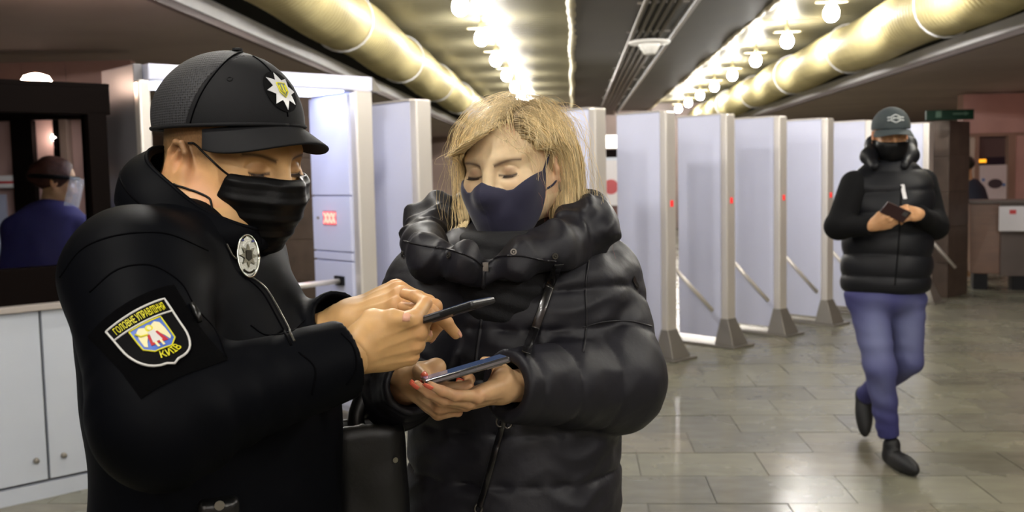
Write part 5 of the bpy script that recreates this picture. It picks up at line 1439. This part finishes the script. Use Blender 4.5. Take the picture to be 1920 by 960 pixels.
# ------------------------------------------------------------------ coat details
# knitted neck warmer filling the neckline
def f_knit(p):
    d = d_cap(p, P(938, 440, 1.69), P(945, 520, 1.70), 0.070, 0.10) - 0.0025 * np.sin(p[:, 2] * 260 + 8 * wob(p, 12))
    return d
shell_obj('neck_warmer', lambda p: smax(f_knit(p), p[:, 2] - P(938, 432, 1.69)[2], 0.02), P(940, 480, 1.69) - 0.2, P(940, 480, 1.69) + 0.2, 0.004, m_knit, woman)
m_zipd = mat('dark_zip', (42, 40, 44), 0.4, metal=0.4)
m_gun = mat('gunmetal', (120, 116, 110), 0.3, metal=0.9)
zip_on(f_front, [(758, 452), (800, 462), (850, 470), (885, 484), (904, 500)], hood, m_zipd, n=60, w_=0.0017)
zip_on(f_front, [(912, 498), (935, 482), (975, 480), (1020, 488), (1042, 490)], hood, m_zipd, n=60, w_=0.0017)
seam_on(f_front, [(907, 505), (905, 545), (903, 600), (896, 650), (892, 680)], 'zip_placket', m_coatin, coat, r=0.0035, n=50)
x, g = see(f_front, [(906, 500), (905, 540)]); x = x + g * 0.004
pull = MB().box((-0.0045, -0.003, -0.008), (0.0045, 0.003, 0.006)).build('zip_slider', m_gun, coat); pull.location = x[0] - wbase
MB().tube(list(x), [0.0022, 0.0035], 6).build('zip_pull', m_leather, coat, world=True, smooth=True)
for px in ((756, 476), (843, 479), (963, 472), (1040, 480)):
    DS = Decal(f_front, px=px, right_px=(1, 0))
    sn = DS.poly([(0.005 * math.cos(t), 0.005 * math.sin(t)) for t in np.linspace(0, 6.28, 16, endpoint=False)], 'snap', m_gun, hood, h=0.002, sub=0, flat=True); sn.modifiers[0].thickness = 0.002
    DS.line([(0.0022 * math.cos(t), 0.0022 * math.sin(t)) for t in np.linspace(0, 6.28, 12)], 'snap_ring', m_leather, sn, r=0.0008, h=0.0032, flat=True)
# small name tab on the upper sleeve (plain raised tab)
DS = Decal(f_coat, px=(1190, 532), right_px=(0.9, 0.3))
DS.poly([(-0.010, 0.006), (0.010, 0.006), (0.010, -0.006), (-0.010, -0.006)], 'sleeve_tab', m_leather, coat, h=0.002, sub=1)
# armhole seams
seam_on(f_coat, [(1105, 478), (1098, 540), (1100, 600), (1094, 660)], 'seam', m_coatin, coat, r=0.0022)
seam_on(f_coat, [(1092, 614), (1130, 604), (1180, 602), (1222, 612)], 'seam', m_coatin, coat, r=0.0015)
# legs, boots
for s in (-1, 1):
    a = wbase + wR * 0.09 * s
    def f_leg(p, a=a): return smin(d_cap(p, a + V3(0, 0, 0.85), a + V3(0, 0, 0.48), 0.085, 0.062), d_cap(p, a + V3(0, 0, 0.48), a + V3(0, 0, 0.09), 0.062, 0.045), 0.02)
    shell_obj('trouser_leg', f_leg, a + V3(-.15, -.15, 0.02), a + V3(.15, .15, 1.0), 0.010, m_trous, woman)
    boot(a, wF, woman, m_leather, ln=0.24)
# coat skirt below the frame, to mid thigh
skirt = Loft([(V3(wT.c[0][0], wT.c[0][1], 0.62), .17, .22), (V3(wT.c[0][0], wT.c[0][1], wT.z[0] + 0.03), .165, .215)], wF, lambda p, x, y, z: 0.012 * np.abs(np.sin(z * 26)) ** 0.6)
shell_obj('coat_skirt', skirt, V3(wT.c[0][0] - .35, wT.c[0][1] - .35, 0.58), V3(wT.c[0][0] + .35, wT.c[0][1] + .35, wT.z[0] + 0.08), 0.008, m_coat, woman)

# ------------------------------------------------------------------ her phone, strap and bag
m_wph = mat('grey_phone_edge', (112, 110, 112), 0.22, metal=0.8)
pc = P(872, 694, 1.462); pa = V3(0.93, 0.20, 0.22)
vw = unit(pc - CAMP); pn = np.cross(pa, vw); pn = pn if pn[2] > 0 else -pn
phone(pc, pa, unit(pn) - 0.10 * vw, 0.128, 0.066, 0.0095, 'grey phone held flat in the hands of the woman with coral nails', m_wph, m_phs, m_phe)

m_strap = mat('shiny_strap', (17, 16, 17), 0.22, coat=0.4)
strap = empty('crossbody_strap', (0, 0, 0), 0, 'shiny black crossbody strap with small metal rings running down the puffer coat', 'strap')
def ribbon(f, pxs, w_, name, m, parent, n=50, lift=0.002, wdir=None):
    px = smooth_line([V3(x, y, 0) for x, y in pxs], n)[:, :2]; x, g = see(f, px); x = x + g * lift; kk = np.ones(15) / 15
    x = np.stack([np.convolve(np.pad(x[:, i], 7, mode='reflect', reflect_type='odd'), kk, 'valid') for i in range(3)], 1)
    t = np.gradient(x, axis=0); t /= np.linalg.norm(t, axis=1)[:, None]; k = np.ones(9) / 9
    g = np.stack([np.convolve(np.pad(g[:, i], 4, mode='edge'), k, 'valid') for i in range(3)], 1); s = np.cross(t, g); s /= np.linalg.norm(s, axis=1)[:, None]
    v = np.concatenate([x - s * w_ / 2, x + s * w_ / 2 ]); f_ = [(i, i + 1, n + i + 1, n + i) for i in range(n - 1)]
    o = mesh_obj(name, v, f_, m, parent)
    so = o.modifiers.new('thick', 'SOLIDIFY'); so.thickness = 0.003; so.offset = 0
    bv_ = o.modifiers.new('round', 'BEVEL'); bv_.width = 0.0012; bv_.segments = 2
    return o
def f_torso_only(p):
    return wT(p)
ribbon(f_front, [(1046, 492), (1030, 540), (1010, 600), (992, 650), (984, 668)], 0.015, 'strap_upper', m_strap, strap, lift=0.007)
def f_noarm(p): return wT(p)
ribbon(f_noarm, [(946, 785), (935, 830), (918, 890), (902, 950)], 0.011, 'strap_lower', m_strap, strap, lift=0.007)
for px, up in (((939, 790), 0), ((953, 793), 0), ((900, 952), 1)):
    x, g = see(f_noarm, [px]); c = x[0] + g[0] * 0.006
    MB().tube([c + 0.006 * (math.cos(t) * _r + math.sin(t) * _u * 1.3) for t in np.linspace(0, 6.28, 18)], 0.0016, 6, caps=False).build('ring', m_gun, strap, world=True, smooth=True)
# tote bag hanging between the two
m_bag = mat('black_bag_leather', (10, 10, 11), 0.45, bump=0.2, bscale=120)
bc = P(690, 900, 1.60)
bag = empty('handbag', (bc[0], bc[1], bc[2] - 0.16), 0, 'soft black leather handbag hanging between the officer and the woman', 'bag')
RB = frame(V3(0.95, 0.25, 0), V3(0, 0, 1))
def f_bag(p):
    q = (p - bc) @ RB
    d = d_box(q, V3(0, 0, -0.01), (0.062, 0.035, 0.115), None, 0.03) - 0.004 * wob(p, 24) - 0.002 * wob(p, 50)
    d = smax(d, -d_box(q, V3(0, 0, 0.12), (0.05, 0.022, 0.05), None, 0.015), 0.01)
    return d
shell_obj('bag_body', f_bag, bc - 0.18, bc + 0.18, 0.0045, m_bag, bag)
bl_ = smooth_line([P(672, 815, 1.60), P(668, 780, 1.61), P(684, 735, 1.62), P(700, 700, 1.64), P(712, 720, 1.66), P(716, 760, 1.64), P(722, 812, 1.60)], 40)
MB().tube(list(bl_), 0.014, 8, squash=(V3(0, 1, 0), 1.0)).build('bag_handle', m_bag, bag, world=True, smooth=True)
DS = Decal(f_bag, px=(740, 862), right_px=(1, 0))
DS.poly([(0.0045 * math.cos(t), 0.0045 * math.sin(t)) for t in np.linspace(0, 6.28, 16, endpoint=False)], 'stud', m_silver, bag, h=0.003, sub=0, flat=True)
# ================================================================== the walking man
mD = 5.05
m_vest = mat('black_vest', (17, 18, 22), 0.5, bump=0.3, bscale=30, spec=0.25)
m_slv = mat('black_knit_sleeve', (9, 9, 11), 0.85, spec=0.2)
m_jean = mat('blue_jeans', (82, 84, 138), 0.8, vcol=True, bump=0.3, bscale=300)
m_shoe = mat('black_shoe', (14, 14, 15), 0.6)
m_capg = mat('grey_green_cap', (52, 60, 62), 0.8)
mF = unit(V3(-0.25, -0.97, 0)); mR = V3(mF[1], -mF[0], 0)
mb0 = P(1668, 870, mD)
man = empty('person', (mb0[0], mb0[1], 0), 0, 'walking man in black quilted vest, blue jeans and grey cap, holding a phone', 'person')
def m_mod(p, x, y, z):
    q = np.abs(np.sin((z + 0.01 * wob(p, 9)) * math.pi / 0.105)) ** 0.5
    return 0.012 * q + 0.003 * wob(p, 25)
vT = Loft([(P(1658, 548, mD), .135, .195), (P(1660, 525, mD), .15, .205), (P(1662, 470, mD), .150, .205), (P(1665, 400, mD), .145, .205), (P(1667, 350, mD), .130, .200), (P(1668, 322, mD), .10, .15), (P(1668, 300, mD), .07, .09)], mF, m_mod)
mN = P(1668, 328, mD); mSR = P(1602, 346, mD - .02); mSL = P(1730, 342, mD + .02)
mER = P(1572, 424, mD - .08); mWR = P(1636, 424, mD - .27); mEL = P(1752, 424, mD - .06); mWL = P(1722, 400, mD - .26)
def f_vest(p):
    d = vT(p)
    d = smin(d, d_cap(p, mN, mSR, 0.07, 0.062), 0.04); return smin(d, d_cap(p, mN, mSL, 0.07, 0.062), 0.04)
mc = P(1665, 430, mD)
vest = shell_obj('quilted_vest', f_vest, mc - V3(.4, .35, .45), mc + V3(.4, .35, .45), 0.008, m_vest, man)
def f_mslv(p):
    d = None
    for s, e, w_ in ((mSR, mER, mWR), (mSL, mEL, mWL)):
        k = smin(d_cap(p, s, e, 0.072, 0.064), d_cap(p, e, w_, 0.064, 0.044), 0.03) - 0.003 * wob(p, 30)
        k = smax(k, (p - w_) @ unit(w_ - e), 0.006)
        d = k if d is None else np.minimum(d, k)
    return d
shell_obj('sleeves', f_mslv, mc - V3(.45, .5, .35), mc + V3(.45, .3, .4), 0.008, m_slv, man)
# hood collar
rr = [P(1640, 312, mD - .10), P(1630, 292, mD), P(1640, 270, mD + .10), P(1668, 266, mD + .14), P(1700, 270, mD + .10), P(1707, 292, mD), P(1696, 312, mD - .10)]
shell_obj('hood', lambda p: d_chain(p, rr, [.022, .034, .04, .042, .04, .034, .022], .05) - 0.004 * wob(p, 30), mc + V3(-.3, -.3, .1), mc + V3(.3, .35, .6), 0.007, m_vest, man)
# head
MH = Head((0, 0, 0), V3(mF[0] * .6, -1, -0.14), (0, 0, 1), 1.0)
MH.C = P(1669, 258, mD)
def f_mhead(p):
    return smin(MH.face(MH.loc(p)) * MH.sc, d_cap(p, MH.wld(V3(-0.025, 0, -0.04)), mN, 0.055, 0.06), 0.03)
hv, hf = sdf_mesh(f_mhead, MH.C - 0.18, MH.C + 0.18, 0.0045)
parts = [(hv, hf)]; cols = [MH.col(hv, tint=(0.95, 0.88, 0.8))]
mr0 = P(1634, 424, mD - .275); ml0 = P(1724, 401, mD - .265)
A = hand_sdf(mr0, P(1672, 414, mD - .33) - mr0, V3(-0.2, -0.8, -0.45), [(40, 45, 25)] * 4, thR, sc=1.0, stub=0.02)
Bh = hand_sdf(ml0, P(1700, 398, mD - .32) - ml0, V3(0.2, -0.75, 0.4), [(50, 60, 35)] * 4, thL, left=True, sc=1.0, stub=0.02)
for Hd in (A, Bh):
    v, f_ = sdf_mesh(Hd[0], Hd[1], Hd[2], 0.0035); parts.append((v, f_)); cols.append(np.tile(np.array(SKIN) * [0.98, 0.92, 0.85], (len(v), 1)))
def f_mcore(p):
    d = vT(p) + 0.03
    for s, e, w_ in ((mSR, mER, mWR), (mSL, mEL, mWL)): d = smin(d, smin(d_cap(p, s, e, .05, .045), d_cap(p, e, w_, .045, .026), .02), .02)
    return smin(d, d_cap(p, mN, MH.C, .05, .05), .02)
v, f_ = sdf_mesh(f_mcore, mc - .5, mc + .5, 0.014); parts.append((v, f_)); cols.append(np.tile(np.array(SKIN), (len(v), 1)))
bv, bf = join_vf(parts); mesh_obj('body', bv, bf, m_skin, man, col=np.concatenate(cols))
# mask, cap
def f_mmask(p):
    q = MH.loc(p); d = smin(MH.face(q), d_ell(q, V3(0.06, 0, -0.055), (0.062, 0.056, 0.066)), 0.03) - 0.005
    e = smax(d, -(d + 0.008), .001); e = smax(e, q[:, 2] + 0.010, .002); e = smax(e, 0.0 - q[:, 0], .002); return smax(e, -0.145 - q[:, 2], .004) * MH.sc
shell_obj('face_mask', f_mmask, MH.C - 0.18, MH.C + 0.15, 0.004, m_maskb, man)
def f_mcapd(p):
    q = MH.loc(p); return smin(d_ell(q, V3(-0.004, 0, 0.050), (0.112, 0.092, 0.098)), d_ell(q, V3(0.03, 0, 0.062), (0.083, 0.076, 0.088)), 0.03) * MH.sc
def f_mcap(p):
    q = MH.loc(p); d = f_mcapd(p); return smax(smax(d, -(d + 0.008), .001), -(q[:, 2] - (0.042 + 0.10 * q[:, 0])), .002)
mcap = shell_obj('cap', f_mcap, MH.C - V3(.15, .15, .02), MH.C + .2, 0.004, m_capg, man)
peak(MH, 0.114, 0.093, -0.002, 0.042, 0.10, 0.062, 0.35, 0.026, 'peak', m_capg, mcap)
D = Decal(f_mcapd, c=(0, 0, 0), n=(0, 0, 1), up=V3(0, 1, 0))
x = march(f_mcapd, MH.wld(V3(0.25, 0, 0.105)), -MH.R[:, 0]); D.c = x[0]; D.n = grad(f_mcapd, x)[0]
D.r = unit(MH.R[:, 1] - D.n * (MH.R[:, 1] @ D.n)); D.u = np.cross(D.n, D.r)
m_logo = mat('cap_logo', (205, 210, 210), 0.6)
hexa = [(0.024 * math.cos(t), 0.022 * math.sin(t)) for t in np.linspace(math.pi / 2, math.pi / 2 + 2 * math.pi, 6, endpoint=False)]
D.line(hexa, 'logo_hexagon', m_logo, mcap, r=0.0025, h=0.003, closed=True)
D.line([(-0.038, 0.008), (-0.026, 0.008)], 'logo_bar', m_logo, mcap, r=0.0035, h=0.003); D.line([(0.026, 0.008), (0.038, 0.008)], 'logo_bar', m_logo, mcap, r=0.0035, h=0.003)
D.line([(-0.038, -0.007), (-0.026, -0.007)], 'logo_bar', m_logo, mcap, r=0.0035, h=0.003); D.line([(0.026, -0.007), (0.038, -0.007)], 'logo_bar', m_logo, mcap, r=0.0035, h=0.003)
D.line([(-0.012, -0.006), (-0.012, 0.006), (0.0, 0.0), (0.012, 0.006), (0.012, -0.006)], 'logo_mark', m_logo, mcap, r=0.0025, h=0.003)
# jeans: his right leg planted, left leg trailing behind
hip = P(1658, 555, mD)
lr = [P(1628, 565, mD), P(1650, 692, mD - .10), P(1666, 818, mD - .05)]
ll = [P(1698, 565, mD), P(1702, 676, mD + .02), P(1622, 742, mD + .46)]
def f_jean(p):
    d = d_ell(p, hip, (0.20, 0.14, 0.11))
    for ch in (lr, ll):
        d = smin(d, smin(d_cap(p, ch[0], ch[1], 0.098, 0.074), d_cap(p, ch[1], ch[2], 0.074, 0.052), 0.02), 0.03)
    d = d - 0.004 * np.sin(p[:, 2] * 70 + 5 * wob(p, 10)) * np.clip(wob(p, 8, 1) + .4, 0, 1)
    return smax(smax(d, (p - lr[2]) @ unit(lr[2] - lr[1]), .005), (p - ll[2]) @ unit(ll[2] - ll[1]), 0.005)
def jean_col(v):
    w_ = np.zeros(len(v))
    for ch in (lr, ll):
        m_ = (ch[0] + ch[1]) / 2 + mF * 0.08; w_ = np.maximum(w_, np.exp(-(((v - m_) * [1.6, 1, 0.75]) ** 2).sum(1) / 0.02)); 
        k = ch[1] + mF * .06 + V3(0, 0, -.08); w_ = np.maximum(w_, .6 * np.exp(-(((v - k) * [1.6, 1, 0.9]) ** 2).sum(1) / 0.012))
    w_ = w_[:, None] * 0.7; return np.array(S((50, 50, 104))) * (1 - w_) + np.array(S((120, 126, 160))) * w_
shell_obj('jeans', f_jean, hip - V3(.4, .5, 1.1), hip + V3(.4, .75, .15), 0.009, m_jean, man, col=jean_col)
def shoe(heel, toe, up, name='shoe'):
    ax = unit(toe - heel); Rm = frame(ax, up); L = np.linalg.norm(toe - heel)
    def f(p):
        q = (p - heel) @ Rm
        d = smin(d_cap(q, V3(0.03, 0, 0.045), V3(0.04, 0, 0.10), 0.04, 0.042), d_ell(q, V3(L * .5, 0, 0.035), (L * .53, 0.046, 0.05)), 0.03)
        return smax(d, -q[:, 2] + 0.004, 0.004)
    c = (heel + toe) / 2
    o = shell_obj(name, f, c - .26, c + .26, 0.006, m_shoe, man)
    return o
a0 = lr[2] * V3(1, 1, 0) - mF * 0.03; shoe(a0, a0 + unit(V3(0.12, -1, 0)) * 0.28, V3(0, 0, 1))
toe = P(1616, 815, 5.52) * V3(1, 1, 0) + V3(0, 0, 0.02); hl = P(1612, 730, 5.60); shoe(hl, hl + unit(toe - hl) * 0.265, unit(V3(0.15, -0.9, 0.3)))
tg = Decal(f_vest, px=(1693, 361), right_px=(1, 0)); tg.poly([(-0.008, 0.035), (0.01, 0.035), (0.014, -0.035), (-0.004, -0.035)], 'white_tag', mat('white_tag', (225, 225, 225), 0.5), vest, h=0.004, sub=1)
seam_on(f_vest, [(1690, 345), (1688, 400), (1684, 470), (1678, 535)], 'vest_zip', m_slv, vest, r=0.004)
pcm = P(1679, 398, mD - .36)
phone(pcm, V3(0.75, 0.1, -0.35), V3(-0.1, 0.75, 0.55), 0.13, 0.066, 0.009, 'dark phone held by the walking man in front of his vest', mat('phone_maroon', (48, 22, 26), 0.4), m_phs, m_phe)

# ================================================================== clerk in the booth, seen from behind
m_blue = mat('violet_blue_jacket', (58, 54, 112), 0.8, bump=0.3, bscale=120)
m_redhair = mat('auburn_hair', (76, 42, 31), 0.6, var=0.3, vscale=60, bump=0.6, bscale=120)
cD = 5.45
cl0 = P(92, 500, cD)
clerk = empty('person', (cl0[0], cl0[1], 0), 0, 'clerk with auburn hair, face shield and violet jacket inside the booth', 'person')
cF = unit(V3(0.85, 0.52, 0))
cT = Loft([(P(82, 640, cD), .17, .21), (P(82, 520, cD), .17, .215), (P(84, 450, cD), .155, .215), (P(90, 405, cD), .12, .20), (P(95, 380, cD), .08, .11)], unit(V3(0.3, 0.95, 0)), lambda p, x, y, z: 0.006 * wob(p, 18))
CH = Head(P(103, 343, cD), V3(cF[0], cF[1], -0.25), (0, 0, 1), 1.0)
cN = P(95, 395, cD)
def f_cj(p):
    d = cT(p)
    for s, px in ((-1, 30), (1, 150)): 
        e = P(px, 430, cD); d = smin(d, d_cap(p, cN, e, .07, .07), .04); d = smin(d, d_cap(p, e, P(px + s * 12, 560, cD - .05), .07, .06), .03)
    return d - 0.004 * wob(p, 26, 3)
shell_obj('jacket', f_cj, P(90, 500, cD) - V3(.4, .4, .5), P(90, 500, cD) + V3(.4, .4, .45), 0.010, m_blue, clerk)
def f_chd(p): return smin(CH.face(CH.loc(p)), d_cap(p, CH.C, cN, .05, .06), .02)
v, f_ = sdf_mesh(f_chd, CH.C - .2, CH.C + .18, 0.005)
v2, f2 = sdf_mesh(lambda p: cT(p) + 0.03, P(90, 500, cD) - V3(.4, .4, .5), P(90, 500, cD) + V3(.4, .4, .45), 0.02)
bv, bf = join_vf([(v, f_), (v2, f2)]); mesh_obj('body', bv, bf, m_skin, clerk, col=np.concatenate([CH.col(v), np.tile(np.array(SKIN), (len(v2), 1))]))
def f_ch(p):
    q = CH.loc(p); d = d_ell(q, V3(-0.015, 0, 0.045), (0.115, 0.092, 0.098)); d = smax(d, q[:, 0] - 0.06 - .3 * (q[:, 2] - .05), .02)
    d = smin(d, d_sph(q, V3(-0.105, 0.0, 0.02), 0.045), .03); return smax(d, -0.05 - q[:, 2], .02) - 0.004 * wob(q, 60)
shell_obj('hair', f_ch, CH.C - .2, CH.C + .2, 0.005, m_redhair, clerk)
band = [CH.wld(V3(-0.012 + 0.122 * math.cos(t), 0.098 * math.sin(t), 0.030 + .02 * math.cos(t))) for t in np.linspace(0, 6.28, 40)]
MB().tube(band, 0.012, 6, caps=False).build('shield_band', m_black, clerk, world=True, smooth=True)
v = [CH.wld(V3(-0.0 + 0.145 * math.cos(t), 0.115 * math.sin(t), z)) for z in (0.05, -0.06, -0.15) for t in np.linspace(-1.2, 1.2, 17)]
sv = mesh_obj('face_shield', v, [(i * 17 + j, i * 17 + j + 1, (i + 1) * 17 + j + 1, (i + 1) * 17 + j) for i in range(2) for j in range(16)], mat('clear_shield', (235, 238, 245), 0.08, alpha=0.28, coat=1.0), clerk)
sv.modifiers.new('thick', 'SOLIDIFY').thickness = 0.001

# ================================================================== person behind the far stand
fD = 13.2
fp = P(1822, 420, fD); far = empty('person', (fp[0], fp[1], 0), 0, 'person in dark blue jacket half hidden behind the stone pier at far right', 'person')
fT = Loft([(P(1822, 505, fD), .16, .21), (P(1822, 440, fD), .16, .22), (P(1822, 385, fD), .14, .22), (P(1822, 352, fD), .10, .17), (P(1820, 335, fD), .06, .08)], V3(0.2, 0.95, 0))
shell_obj('jacket', lambda p: fT(p) - .005 * wob(p, 15), fp - V3(.4, .4, 1.1), fp + V3(.4, .4, .9), 0.02, mat('dark_blue_jacket', (26, 28, 44), 0.8), far)
FH = Head(P(1812, 312, fD), V3(-.3, .95, -.1), (0, 0, 1))
v, f_ = sdf_mesh(lambda p: smin(FH.face(FH.loc(p)), d_cap(p, FH.C, P(1816, 345, fD), .05, .06), .02), FH.C - .22, FH.C + .2, 0.009)
v2, f2 = sdf_mesh(lambda p: smin(fT(p) + .03, d_cap(p, fp, fp * V3(1, 1, 0) + V3(0, 0, .1), .12, .09), .05), fp - V3(.4, .4, 1.3), fp + V3(.4, .4, .9), 0.03)
bv, bf = join_vf([(v, f_), (v2, f2)]); mesh_obj('body', bv, bf, m_skin, far, col=np.tile(np.array(SKIN), (len(bv), 1)))
shell_obj('hair', lambda p: smax(d_ell(FH.loc(p), V3(-.012, 0, .045), (.112, .088, .095)), FH.loc(p)[:, 0] - .05, .02), FH.C - .2, FH.C + .2, .01, m_hairdark, far)
